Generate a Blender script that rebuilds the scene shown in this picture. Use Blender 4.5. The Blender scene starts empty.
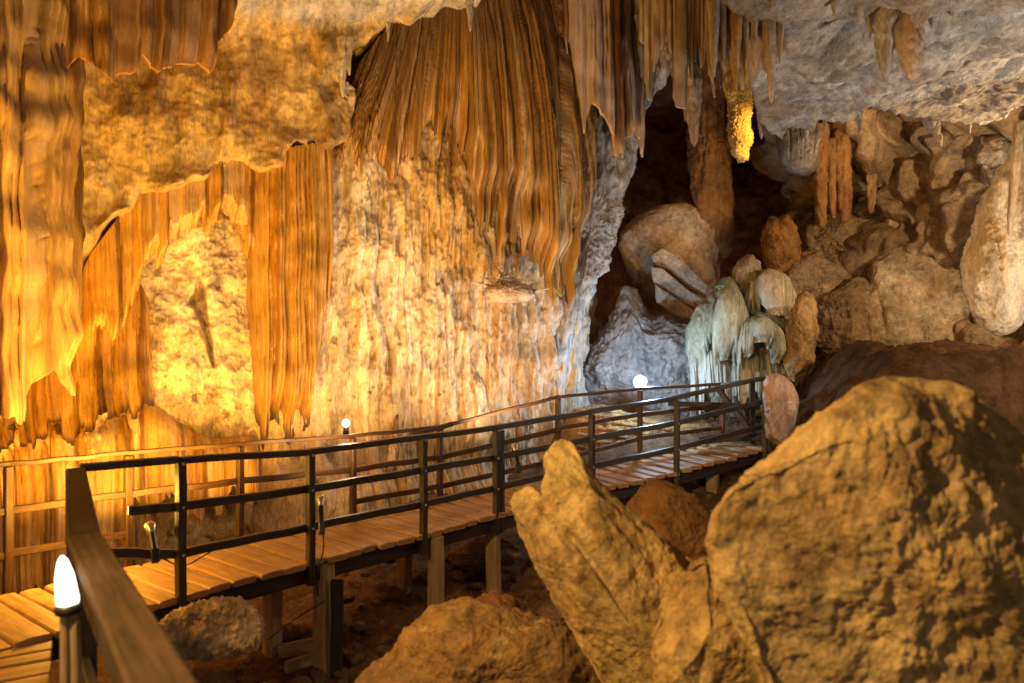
import bpy, bmesh, math, random
import numpy as np
from mathutils import Vector, Matrix

random.seed(7)
RNG = np.random.RandomState(11)
scene = bpy.context.scene
col = scene.collection
F, CX, CY, EYE = 750.0, 512.0, 341.5, 1.8


def at(px, py, Y):
    return np.array([(px - CX) / F * Y, Y, EYE + (CY - py) / F * Y])


def vat(px, py, Y):
    return Vector(at(px, py, Y))


# ------------------------------------------------------------------ noise
_perm = RNG.permutation(256).astype(np.int32)
_g = RNG.normal(size=(256, 3))
_g /= np.linalg.norm(_g, axis=1)[:, None]
_rnd = RNG.rand(256, 3)


def perlin(P):
    P = np.asarray(P, float)
    i = np.floor(P).astype(np.int32)
    f = P - i
    u = f * f * f * (f * (f * 6 - 15) + 10)
    out = 0
    for a in (0, 1):
        pa = _perm[(i[..., 0] + a) & 255]
        wa = u[..., 0] if a else 1 - u[..., 0]
        for b in (0, 1):
            pb = _perm[(pa + i[..., 1] + b) & 255]
            wb = u[..., 1] if b else 1 - u[..., 1]
            for c in (0, 1):
                g = _g[_perm[(pb + i[..., 2] + c) & 255]]
                wc = u[..., 2] if c else 1 - u[..., 2]
                d = g[..., 0] * (f[..., 0] - a) + g[..., 1] * (f[..., 1] - b) + g[..., 2] * (f[..., 2] - c)
                out = out + wa * wb * wc * d
    return out * 1.6


def fbm(P, octv=4, gain=0.5, lac=2.1, kind=None):
    P = np.asarray(P, float)
    out, a, s = 0, 1.0, 0
    for k in range(octv):
        n = perlin(P)
        if kind == 'ridge':
            n = 1 - 2 * np.abs(n)
        elif kind == 'billow':
            n = 2 * np.abs(n) - 0.6
        out = out + a * n
        s += a
        a *= gain
        P = P * lac + 17.3
    return out / s


def worley(P):
    P = np.asarray(P, float)
    i = np.floor(P).astype(np.int32)
    f1 = np.full(P.shape[:-1], 9.0)
    f2 = np.full(P.shape[:-1], 9.0)
    for a in (-1, 0, 1):
        for b in (-1, 0, 1):
            for c in (-1, 0, 1):
                q = i + np.array([a, b, c])
                h = _perm[(_perm[(_perm[q[..., 0] & 255] + q[..., 1]) & 255] + q[..., 2]) & 255]
                d = np.linalg.norm(q + _rnd[h] - P, axis=-1)
                f2 = np.minimum(f2, np.maximum(f1, d))
                f1 = np.minimum(f1, d)
    return f1, f2


def ss(a, b, x):
    t = np.clip((x - a) / (b - a), 0, 1)
    return t * t * (3 - 2 * t)


def mixc(a, b, t):
    t = np.clip(np.asarray(t), 0, 1)[..., None]
    return np.asarray(a, float) * (1 - t) + np.asarray(b, float) * t


def sdpoly(px, py, poly):
    """signed distance in the units of the polygon, positive inside"""
    poly = np.asarray(poly, float)
    d = np.full(px.shape, 1e9)
    inside = np.zeros(px.shape, bool)
    n = len(poly)
    for k in range(n):
        ax, ay = poly[k]
        bx, by = poly[(k + 1) % n]
        ex, ey = bx - ax, by - ay
        wx, wy = px - ax, py - ay
        t = np.clip((wx * ex + wy * ey) / (ex * ex + ey * ey + 1e-9), 0, 1)
        d = np.minimum(d, (wx - ex * t) ** 2 + (wy - ey * t) ** 2)
        c = ((ay > py) != (by > py)) & (px < (bx - ax) * (py - ay) / (by - ay + 1e-12) + ax)
        inside ^= c
    d = np.sqrt(d)
    return np.where(inside, d, -d)


def chaikin(p, n=2, closed=True):
    p = np.asarray(p, float)
    for _ in range(n):
        if closed:
            q = np.roll(p, -1, axis=0)
            p = np.stack([.75 * p + .25 * q, .25 * p + .75 * q], 1).reshape(-1, p.shape[1])
        else:
            a, b = p[:-1], p[1:]
            m = np.stack([.75 * a + .25 * b, .25 * a + .75 * b], 1).reshape(-1, p.shape[1])
            p = np.concatenate([p[:1], m, p[-1:]])
    return p


# ------------------------------------------------------------------ objects
def tag(o, label=None, cat=None, group=None, kind=None):
    if label: o['label'] = label
    if cat: o['category'] = cat
    if group: o['group'] = group
    if kind: o['kind'] = kind
    return o


def empty(name, loc, label, cat, group=None):
    o = bpy.data.objects.new(name, None)
    o.empty_display_size = .1
    o.location = loc
    col.objects.link(o)
    return tag(o, label, cat, group)


def link(name, me, mat, parent=None):
    o = bpy.data.objects.new(name, me)
    if mat: me.materials.append(mat)
    col.objects.link(o)
    if parent is not None:
        o.parent = parent
        o.location = -parent.location   # vertices are in world space
    return o


def np_mesh(name, verts, quads, colr=None, smooth=True):
    me = bpy.data.meshes.new(name)
    verts = np.asarray(verts, np.float32).reshape(-1, 3)
    quads = np.asarray(quads, np.int32).reshape(-1, 4)
    me.vertices.add(len(verts))
    me.vertices.foreach_set('co', verts.ravel())
    me.loops.add(quads.size)
    me.loops.foreach_set('vertex_index', quads.ravel())
    me.polygons.add(len(quads))
    me.polygons.foreach_set('loop_start', np.arange(0, quads.size, 4, dtype=np.int32))
    me.polygons.foreach_set('loop_total', np.full(len(quads), 4, np.int32))
    me.polygons.foreach_set('use_smooth', np.full(len(quads), smooth, bool))
    me.update(calc_edges=True)
    if colr is not None:
        ca = me.color_attributes.new('mineral', 'FLOAT_COLOR', 'POINT')
        c4 = np.ones((len(verts), 4), np.float32)
        c4[:, :3] = np.clip(np.asarray(colr, np.float32).reshape(-1, 3), 0.004, .9)
        ca.data.foreach_set('color', c4.ravel())
    return me


def grid_quads(nu, nv, wrap_u=False, flip=False):
    iu = np.arange(nu if wrap_u else nu - 1)
    iv = np.arange(nv - 1)
    a, b = np.meshgrid(iu, iv, indexing='ij')
    a2 = (a + 1) % nu
    q = np.stack([a * nv + b, a2 * nv + b, a2 * nv + b + 1, a * nv + b + 1], -1).reshape(-1, 4)
    return q[:, ::-1] if flip else q


def grid_normals(P, wrap_u=False):
    if wrap_u:
        du = np.roll(P, -1, 0) - np.roll(P, 1, 0)
    else:
        du = np.gradient(P, axis=0)
    dv = np.gradient(P, axis=1)
    n = np.cross(du, dv)
    return n / (np.linalg.norm(n, axis=-1, keepdims=True) + 1e-9)


# ------------------------------------------------------------------ materials
class NT:
    def __init__(s, name):
        s.m = bpy.data.materials.new(name)
        s.m.use_nodes = True
        s.t = s.m.node_tree
        s.t.nodes.clear()
        s.out = s.n('ShaderNodeOutputMaterial')
        s.b = s.n('ShaderNodeBsdfPrincipled')
        s.l(s.b.outputs[0], s.out.inputs[0])

    def n(s, t, **kw):
        x = s.t.nodes.new(t)
        for k, v in kw.items():
            if k in x.inputs: x.inputs[k].default_value = v
            else: setattr(x, k, v)
        return x

    def l(s, a, b):
        s.t.links.new(a, b)

    def noise(s, vec, scale, detail=6, rough=.6, dist=0.0):
        x = s.n('ShaderNodeTexNoise')
        x.inputs['Scale'].default_value = scale
        x.inputs['Detail'].default_value = detail
        x.inputs['Roughness'].default_value = rough
        x.inputs['Distortion'].default_value = dist
        s.l(vec, x.inputs['Vector'])
        return x.outputs[0]

    def rng(s, v, a, b, c, d):
        x = s.n('ShaderNodeMapRange')
        for k, q in zip((1, 2, 3, 4), (a, b, c, d)): x.inputs[k].default_value = q
        s.l(v, x.inputs[0])
        return x.outputs[0]

    def math(s, op, a, b):
        x = s.n('ShaderNodeMath', operation=op)
        for k, q in enumerate((a, b)):
            if isinstance(q, (int, float)): x.inputs[k].default_value = q
            else: s.l(q, x.inputs[k])
        return x.outputs[0]

    def mix(s, fac, a, b, mode='MIX'):
        x = s.n('ShaderNodeMix', data_type='RGBA', blend_type=mode)
        for k, q in ((0, fac), (6, a), (7, b)):
            if isinstance(q, (int, float)): x.inputs[k].default_value = q
            elif isinstance(q, tuple): x.inputs[k].default_value = (*q, 1)
            else: s.l(q, x.inputs[k])
        return x.outputs[2]


def rock_mat(name, streak=1.0, scale=6.0, bump=.5, rough=.75, spec=.3, vary=.45, pits=.35, dist=.03):
    t = NT(name)
    co = t.n('ShaderNodeTexCoord').outputs['Object']
    mp = t.n('ShaderNodeMapping')
    mp.inputs['Scale'].default_value = (1, 1, streak)
    t.l(co, mp.inputs[0])
    v = mp.outputs[0]
    attr = t.n('ShaderNodeAttribute', attribute_name='mineral').outputs['Color']
    n1 = t.noise(v, scale * .45, 8, .62, .4)
    n2 = t.noise(v, scale * 2.2, 8, .65, .2)
    n3 = t.noise(v, scale * 9, 6, .7)
    k = t.math('ADD', t.rng(n1, .3, .7, 1 - vary, 1 + vary), t.rng(n2, .3, .7, -vary * .6, vary * .6))
    k = t.math('ADD', k, t.rng(n3, .3, .7, -vary * .7, vary * .7))
    k = t.math('MAXIMUM', k, .12)
    c = t.mix(1.0, attr, t.mix(k, (0, 0, 0), (1, 1, 1)), 'MULTIPLY')
    sc = t.n('ShaderNodeVectorMath', operation='SCALE')
    t.l(attr, sc.inputs[0]); t.l(k, sc.inputs['Scale'])
    c = sc.outputs[0]
    # mineral tint: ochre / grey drift
    n4 = t.noise(v, scale * .8, 5, .6, .6)
    c = t.mix(t.rng(n4, .52, .72, 0, .35), c, t.mix(1.0, c, (1.15, .78, .48), 'MULTIPLY'))
    n5 = t.noise(co, scale * 1.3, 9, .7, .3)
    c = t.mix(t.rng(n5, .56, .7, 0, pits), c, t.mix(1.0, c, (.35, .27, .2), 'MULTIPLY'))
    t.l(c, t.b.inputs['Base Color'])
    t.b.inputs['Specular IOR Level'].default_value = spec
    t.l(t.rng(n2, .3, .7, rough - .15, min(1, rough + .12)), t.b.inputs['Roughness'])
    vo = t.n('ShaderNodeTexVoronoi'); vo.inputs['Scale'].default_value = scale * 3
    t.l(v, vo.inputs['Vector'])
    h = t.math('ADD', t.math('MULTIPLY', n2, .6), t.math('MULTIPLY', n3, .22))
    h = t.math('ADD', h, t.math('MULTIPLY', n1, .7))
    h = t.math('ADD', h, t.math('MULTIPLY', vo.outputs[0], .12))
    bp = t.n('ShaderNodeBump'); bp.inputs['Strength'].default_value = bump
    bp.inputs['Distance'].default_value = dist * 6 / scale * 2
    t.l(h, bp.inputs['Height'])
    t.l(bp.outputs[0], t.b.inputs['Normal'])
    return t.m


M_WALL = rock_mat('cave_wall_rock', .16, 7.0, .8, .55, .4, .46, .40, .045)
M_FLOW = rock_mat('flowstone', .10, 9.0, .55, .36, .55, .26, .35, .03)
M_PALE = rock_mat('pale_calcite', .35, 9.0, .8, .6, .3, .48, .5, .04)
M_CEIL = rock_mat('ceiling_limestone', 1.0, 5.0, .8, .8, .2, .46, .6, .05)
M_BOULD = rock_mat('boulder_rock', 1.0, 6.0, .9, .75, .25, .50, .65, .05)
M_NEAR = rock_mat('coarse_limestone', 1.0, 10.0, .8, .85, .2, .42, .6, .05)
M_DIRT = rock_mat('cave_dirt', 1.0, 9.0, .9, .95, .1, .5, .5, .06)


def wood_mat(name, a, b, rough=.7, spec=.25, gs=1.0):
    t = NT(name)
    uv = t.n('ShaderNodeUVMap', uv_map='grain').outputs[0]
    mp = t.n('ShaderNodeMapping'); mp.inputs['Scale'].default_value = (1.2 * gs, 14 * gs, 1)
    t.l(uv, mp.inputs[0])
    n1 = t.noise(mp.outputs[0], 2.0, 8, .65, .6)
    n2 = t.noise(uv, 7, 6, .6)
    n3 = t.noise(uv, .9, 3, .5)
    c = t.mix(t.rng(n1, .3, .7, 0, 1), a, b)
    c = t.mix(t.rng(n2, .5, .75, 0, .55), c, t.mix(1.0, c, (.4, .34, .3), 'MULTIPLY'))
    c = t.mix(t.rng(n3, .35, .65, 0, .6), c, t.mix(1.0, c, (1.35, 1.25, 1.15), 'MULTIPLY'))
    t.l(c, t.b.inputs['Base Color'])
    t.b.inputs['Specular IOR Level'].default_value = spec
    t.l(t.rng(n1, .3, .7, rough - .12, rough + .15), t.b.inputs['Roughness'])
    bp = t.n('ShaderNodeBump'); bp.inputs['Strength'].default_value = .5; bp.inputs['Distance'].default_value = .01
    t.l(t.math('ADD', n1, t.math('MULTIPLY', n2, .5)), bp.inputs['Height'])
    t.l(bp.outputs[0], t.b.inputs['Normal'])
    return t.m


M_PLANK = wood_mat('weathered_plank', (.20, .105, .045), (.46, .27, .12), .55, .35)
M_POSTW = wood_mat('pale_timber', (.22, .15, .08), (.40, .29, .17), .8)
M_DARKW = wood_mat('dark_timber', (.018, .013, .010), (.045, .032, .024), .6, .3)
M_BLACK = wood_mat('dark_paint', (.012, .012, .015), (.06, .045, .036), .42, .5)
M_REDRAIL = wood_mat('brown_painted_rail', (.035, .018, .010), (.13, .065, .032), .5, .4)
M_HANDB = wood_mat('handrail_board', (.016, .010, .006), (.065, .036, .017), .75, .15)


def plain_mat(name, c, rough=.5, metal=0.0):
    t = NT(name)
    co = t.n('ShaderNodeTexCoord').outputs['Object']
    n = t.noise(co, 40, 5, .6)
    k = t.mix(t.rng(n, .3, .7, 0, 1), tuple(x * .75 for x in c), tuple(min(1, x * 1.15) for x in c))
    t.l(k, t.b.inputs['Base Color'])
    t.b.inputs['Roughness'].default_value = rough
    t.b.inputs['Metallic'].default_value = metal
    return t.m


def glow_mat(name, c, s):
    t = NT(name)
    t.b.inputs['Base Color'].default_value = (.8, .8, .8, 1)
    t.b.inputs['Emission Color'].default_value = (*c, 1)
    t.b.inputs['Emission Strength'].default_value = s
    return t.m


M_STEEL = plain_mat('lamp_reflector', (.62, .6, .56), .3, .6)
M_PLAST = plain_mat('black_plastic', (.02, .02, .02), .4)
M_CABLE = plain_mat('cable_rubber', (.025, .022, .02), .6)
M_GLOWW = glow_mat('lamp_glow_warm', (1.0, .86, .62), 40)
M_GLOWB = glow_mat('lamp_glow_cold', (.30, .76, 1.0), 2.8)
M_GLOWN = glow_mat('lamp_glow_near', (1.0, .90, .74), 3)

# mineral colours
CREAM = (.70, .56, .38); PALE = (.78, .70, .60); ORANGE = (.54, .32, .10); OCHRE = (.46, .31, .12)
DARK = (.13, .065, .025); BROWN = (.25, .135, .05); GREY = (.42, .39, .36); WHITE = (.66, .63, .60); TAN = (.42, .30, .17)
RUST = (.36, .18, .055)

# ------------------------------------------------------------------ camera
cam = bpy.data.cameras.new('camera')
cam.sensor_width = 36
cam.lens = F * 36 / 1024
cam.clip_end = 500
cam.dof.use_dof = True
cam.dof.focus_distance = 9.2
cam.dof.aperture_fstop = 1.6
co = bpy.data.objects.new('camera', cam)
co.location = (0, 0, EYE)
co.rotation_euler = (math.radians(90), 0, 0)
col.objects.link(co)
scene.camera = co


# ------------------------------------------------------------------ cave walls
def resample(path, step):
    path = chaikin(path, 3, False)
    seg = np.linalg.norm(np.diff(path, axis=0), axis=1)
    s = np.concatenate([[0], np.cumsum(seg)])
    n = int(s[-1] / step) + 1
    t = np.linspace(0, s[-1], n)
    return np.stack([np.interp(t, s, path[:, 0]), np.interp(t, s, path[:, 1])], 1), t


def wall(name, path, z0, z1, step, dfn, cfn, mat, label):
    p, s = resample(np.array(path), step)
    tan = np.gradient(p, axis=0)
    for _ in range(12):
        tan[1:-1] = (tan[:-2] + tan[1:-1] * 2 + tan[2:]) / 4
    tan /= np.linalg.norm(tan, axis=1)[:, None]
    nor = np.stack([tan[:, 1], -tan[:, 0]], 1)
    z = np.arange(z0, z1, step)
    nu, nv = len(p), len(z)
    B = np.zeros((nu, nv, 3))
    B[..., 0] = p[:, 0:1]; B[..., 1] = p[:, 1:2]; B[..., 2] = z[None]
    N = np.zeros_like(B)
    N[..., 0] = nor[:, 0:1]; N[..., 1] = nor[:, 1:2]
    S = np.repeat(s[:, None], nv, 1)
    P = B
    for _ in range(3):
        Y = np.maximum(P[..., 1], .5)
        px = CX + P[..., 0] / Y * F
        py = CY - (P[..., 2] - EYE) / Y * F
        d = dfn(px, py, S, B[..., 2], B)
        P = B + N * d[..., None]
    Y = np.maximum(P[..., 1], .5)
    px = CX + P[..., 0] / Y * F
    py = CY - (P[..., 2] - EYE) / Y * F
    c = cfn(px, py, S, B[..., 2], B, d)
    me = np_mesh(name, P, grid_quads(nu, nv), c)
    return tag(link(name, me, mat), label, None, None, 'structure')


R1 = [(-900, -900), (-900, 425), (-60, 425), (0, 390), (30, 366), (51, 340), (57, 297), (91, 258), (120, 220), (140, 195), (158, 199),
      (195, 180), (230, 166), (280, 160), (320, 152), (337, 138), (352, 122), (351, 95), (338, 82), (345, 50), (370, 38), (420, 35),
      (460, 22), (482, 3), (500, -30), (520, -900)]
R2 = [(148, 262), (175, 240), (210, 222), (240, 226), (254, 260), (258, 330), (257, 400), (252, 440), (250, 640), (160, 640), (150, 405), (141, 350), (142, 300)]
R3 = [(252, 160), (335, 150), (334, 260), (330, 330), (322, 400), (300, 440), (262, 440), (258, 330), (254, 240)]
CRACK = [(199, 276), (205, 290), (207, 318), (211, 340), (214, 366), (209, 352), (203, 325), (195, 308), (189, 302), (196, 292)]
TIPL = ([-100, 20, 70, 100, 130, 165, 200, 250], [450, 436, 430, 418, 405, 396, 400, 430])


def ribs(S, Z, f, seed, zf=.18, sharp=1.0):
    """rounded vertical flutes with narrow valleys"""
    P = np.stack([S * f, Z * zf * f * .35, np.full_like(S, seed)], -1)
    wob = perlin(np.stack([S * .7, Z * .9, np.full_like(S, seed + 5.5)], -1)) * .35
    P[..., 0] += wob
    return 1 - np.abs(perlin(P)) ** .8 * 2 if sharp < 0 else np.abs(perlin(P)) ** .7 * 1.6 - .5


def tubes(S, Z, f, seed, wz=.03):
    """a row of round dripstone tubes of uneven width: height 0..1 and a random number per tube"""
    x = S * f + .75 * perlin(np.stack([S * f * .4, S * 0 + seed, S * 0], -1)) + .9 * perlin(np.stack([S * f * .13, S * 0 + seed, S * 0], -1)) + wz * f * perlin(np.stack([S * 1.6, Z * .9, S * 0 + seed], -1))
    i = np.floor(x).astype(int)
    t = x - i
    h = _rnd[_perm[(i + int(seed * 13)) & 255]]
    return np.sqrt(np.clip(1 - (2 * t - 1) ** 2, 0, 1)) * (.30 + .70 * h[..., 0]), h[..., 1]


def left_d(px, py, S, Z, B):
    wob = perlin(B * 1.7) * 9 + perlin(B * 5) * 4
    s1 = sdpoly(px + wob, py + 1.8 * wob, R1)
    m1 = ss(-7, 6, s1)
    rough = fbm(B * np.array([.9, .9, .8]), 5, .5)
    rough2 = fbm(B * np.array([4, 4, 2]), 5, .6)
    d1 = .36 + .32 * rough + .05 * rough2 + 1.3 * ss(60, -60, py) ** 1.5
    d1 = d1 + .12 * perlin(B * 3.1 + 5) * np.exp(-((s1 - 6) / 12.0) ** 2) + .05 * fbm(B * 9, 3) * np.exp(-((s1 - 4) / 10.0) ** 2)
    d1 = d1 + .12 * ss(.05, .5, fbm(B * np.array([2.2, 2.2, .8]) + 31, 3))
    # lower wall: irregular flowstone
    rb2 = ribs(S, Z, 8.0, 7.7)
    t4, h4 = tubes(S, Z, 4.2, 3, .10)
    t11, h11 = tubes(S, Z, 11, 5, .05)
    low = fbm(B * np.array([.8, .8, .45]) + 9, 4)
    mid = fbm(B * np.array([2.2, 2.2, .75]) + 19, 5, .6)
    fin = fbm(B * np.array([7, 7, 1.8]) + 29, 4, .62)
    left = ss(290, 200, px)
    d0 = .24 * low + .22 * mid + .07 * fin
    lowl = left * ss(415, 440, py)
    d0 = d0 + lowl * (.16 * t4 + .09 * t11) - left * .06
    s2 = sdpoly(px + wob * 2.2, py + wob * 2.0, R2)
    m2 = ss(-14, 12, s2)
    d2 = -.12 + .30 * fbm(B * np.array([1.5, 1.5, 1.2]) + 3, 5, .6) + .06 * rough2 + .05 * fbm(B * np.array([5, 5, 4]) + 8, 4, .6, kind='ridge')
    d0 = d0 * (1 - m2) + d2 * m2
    d0 = d0 - .30 * ss(-3, 3, sdpoly(px, py, CRACK))
    # knobbly columns of the cream wall on the right part
    cr = ss(325, 370, px)
    tC, hC = tubes(S, Z, 3.0, 17, .22)
    brk = ss(-.25, .3, fbm(B * np.array([1.2, 1.2, .7]) + 44, 3))
    d0 = d0 + cr * (.24 * tC * brk + .10 * t11 * (1 - brk) + .035 * tubes(S, Z, 24, 23, .06)[0] * ss(-.2, .2, mid) + .06 * fbm(B * np.array([5, 5, 2.5]) + 4, 4, .6))
    # recess behind the ceiling lip and the big drapery
    d0 = d0 - .55 * ss(335, 365, px) * ss(130, 90, py)
    d0 = d0 + .5 * ss(455, 500, py) * ss(200, 330, px)
    return d0 * (1 - m1) + d1 * m1


def left_c(px, py, S, Z, B, d):
    wob = perlin(B * 1.7) * 9 + perlin(B * 5) * 4
    m1 = ss(-6, 5, sdpoly(px + wob, py + 1.8 * wob, R1))
    m2 = ss(-14, 12, sdpoly(px + wob * 2.2, py + wob * 2.0, R2))
    m3 = ss(-8, 8, sdpoly(px + wob * .6, py, R3))
    st = fbm(np.stack([S * 5, Z * .5, S * 0 + 4], -1), 5, .62)
    st2 = fbm(np.stack([S * 17, Z * .7, S * 0 + 8], -1), 4, .62)
    bl = fbm(B * np.array([1.3, 1.3, .8]) + 40, 4, .6)
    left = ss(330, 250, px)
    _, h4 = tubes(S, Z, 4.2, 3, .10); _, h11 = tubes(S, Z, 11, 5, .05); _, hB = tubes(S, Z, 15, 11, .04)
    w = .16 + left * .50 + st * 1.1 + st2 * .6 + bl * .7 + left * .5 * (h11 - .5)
    s1c = sdpoly(px, py + wob, R1)
    band = ss(75, 25, -s1c) * ss(350, 325, px)
    w = w + .65 * band
    w = w + .3 * ss(395, 440, py) * (px > 330)
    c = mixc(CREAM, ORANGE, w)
    c = mixc(c, RUST, band * .55 * ss(.3, .8, hB))
    c = mixc(c, PALE, ss(.0, .4, st2 + bl * .6 + st * .5) * .75 * (1 - left))
    c = mixc(c, (.30, .18, .08), ss(.3, .55, st - .5 * bl + .3 * st2) * .7 * (1 - m2))
    c = mixc(c, (.30, .27, .24), ss(.2, .5, fbm(B * 2.6 + 77, 4, .65)) * .3 * (1 - left))
    c = mixc(c, mixc(mixc(CREAM, PALE, bl + .5), OCHRE, ss(.05, .45, fbm(B * 3 + 61, 5, .65)) * .8), m2 * .9)
    c = mixc(c, OCHRE, m2 * ss(395, 430, py) * .7)
    # golden smooth patch under the drapery, pink grey crust on the right, white crust at the left of it
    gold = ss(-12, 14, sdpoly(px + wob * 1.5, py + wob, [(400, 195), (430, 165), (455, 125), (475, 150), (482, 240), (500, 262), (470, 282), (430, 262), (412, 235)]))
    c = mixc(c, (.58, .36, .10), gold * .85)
    pk = ss(470, 560, px + 60 * bl + 40 * st) * ss(265, 300, py)
    c = mixc(c, mixc((.48, .37, .31), (.32, .25, .21), st2 * 1.5 + .4), pk * .85)
    wt = np.exp(-((px - 365) / 34.0) ** 2 - ((py - 235) / 60.0) ** 2)
    c = mixc(c, mixc((.70, .64, .55), (.45, .36, .26), st2 * 1.6 + .3), wt * .85)
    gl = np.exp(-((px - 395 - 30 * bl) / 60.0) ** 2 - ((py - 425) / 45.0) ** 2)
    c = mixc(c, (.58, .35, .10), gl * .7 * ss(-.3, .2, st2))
    stain = ss(.13, .26, fbm(np.stack([S * 12, Z * .22, S * 0 + 14], -1), 4, .6)) * ss(330, 380, px)
    c = mixc(c, (.50, .25, .05), stain * .85)
    pit = ss(.30, .42, fbm(B * np.array([6, 6, 4]) + 54, 4, .65))
    c = mixc(c, (.10, .06, .03), pit * .75)
    dk2 = ss(.12, .45, st + .2 * st2) * ss(380, 420, py) * ss(340, 250, px)
    c = mixc(c, RUST, dk2 * .7)
    c = mixc(c, DARK, ss(-2, 4, sdpoly(px, py, CRACK)) * .7)
    # upper rough mass
    r = fbm(B * np.array([1.2, 1.2, 1.0]) + 70, 5, .6)
    r2 = fbm(B * np.array([5, 5, 1.5]) + 50, 5, .65)
    u = mixc((.52, .35, .12), (.64, .46, .20), r * 1.6 + .3)
    u = mixc(u, BROWN, ss(.12, .45, -r + .4 * r2) * .85)
    u = mixc(u, (.30, .25, .17), ss(.15, .5, r2) * .6)
    u = mixc(u, BROWN, ss(230, 330, px) * ss(90, 140, py) * .5)
    gy = ss(30, 8, py + 26 * r + 8 * r2) * ss(215, 250, px)
    u = mixc(u, mixc((.60, .56, .52), (.30, .24, .17), r2 * 1.5 + .1), gy)
    return mixc(c, u, m1)


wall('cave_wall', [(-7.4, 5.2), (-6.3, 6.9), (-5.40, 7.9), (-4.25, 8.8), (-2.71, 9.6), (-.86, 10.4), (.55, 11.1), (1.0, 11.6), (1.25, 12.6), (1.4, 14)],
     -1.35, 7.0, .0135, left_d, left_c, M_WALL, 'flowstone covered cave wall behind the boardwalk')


def dark_d(px, py, S, Z, B):
    return .35 * fbm(B * .8, 4, .55) + .10 * fbm(B * 2.5, 4, .6, kind='billow') + .10 * ribs(S, Z, 1.6, 2.2) + .05 * ribs(S, Z, 5, 4.2)


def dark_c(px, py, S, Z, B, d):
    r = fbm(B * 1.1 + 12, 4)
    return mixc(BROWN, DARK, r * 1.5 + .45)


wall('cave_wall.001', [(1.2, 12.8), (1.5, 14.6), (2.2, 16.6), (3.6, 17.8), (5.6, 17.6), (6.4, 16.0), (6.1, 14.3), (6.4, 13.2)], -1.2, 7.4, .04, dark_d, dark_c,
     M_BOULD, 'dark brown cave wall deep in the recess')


def right_d(px, py, S, Z, B):
    wv = np.stack([fbm(B * 1.1 + 3, 3), fbm(B * 1.1 + 33, 3), fbm(B * 1.1 + 63, 3)], -1)
    f1, f2 = worley(B * np.array([.85, .85, 1.0]) + 3 + .55 * wv)
    cell = 1 - np.exp(-((f2 - f1) / .22) ** 1.3)
    g1, g2 = worley(B * np.array([2.0, 2.0, 1.5]) + 13 + .5 * wv)
    cell2 = 1 - np.exp(-((g2 - g1) / .2) ** 1.3)
    t, h = tubes(S, Z, 1.8, 4, .4)
    return .05 + .35 * fbm(B * .7 + 5, 4) + .62 * cell + .16 * cell2 + .09 * fbm(B * 2.6, 5, .6) + .16 * t * ss(-.1, .3, fbm(B * .8 + 15, 3)) + .04 * ribs(S, Z, 4, 4.2) + .9 * ss(4.4, 5.8, B[..., 2])


def right_c(px, py, S, Z, B, d):
    r = fbm(B * 1.0 + 22, 5, .6)
    c = mixc((.40, .29, .17), (.22, .145, .08), r * 1.6 + .4)
    return mixc(c, (.33, .27, .2), ss(.1, .4, fbm(B * 1.6 + 60, 4)) * .7)


wall('cave_wall.002', [(6.3, 15.0), (6.0, 14.2), (6.3, 13.3), (7.1, 12.6), (8.0, 11.0), (8.3, 9.2), (7.9, 7.5)], -1.2, 7.4, .03, right_d, right_c,
     M_BOULD, 'lumpy brown cave wall behind the earth bank')


def rough_d(px, py, S, Z, B):
    return .4 * fbm(B * .6, 4) + .08 * fbm(B * 2.5, 3)


def rough_c(px, py, S, Z, B, d):
    return mixc(OCHRE, BROWN, fbm(B * .9, 4) * 1.5 + .5)


wall('cave_wall.003', [(-5.5, -4), (-6.5, -1.0), (-7.8, 2.5), (-7.3, 5.6)], -1.6, 7.4, .10, rough_d, rough_c, M_BOULD, 'ochre cave wall beside the near boardwalk')
wall('cave_wall.004', [(9.6, 10.6), (8.9, 8.6), (7.6, 4.8), (6.6, 1.0), (5.8, -3.5)], -1.6, 7.4, .10, rough_d, rough_c, M_BOULD, 'ochre cave wall beside the near boulders')

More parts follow.
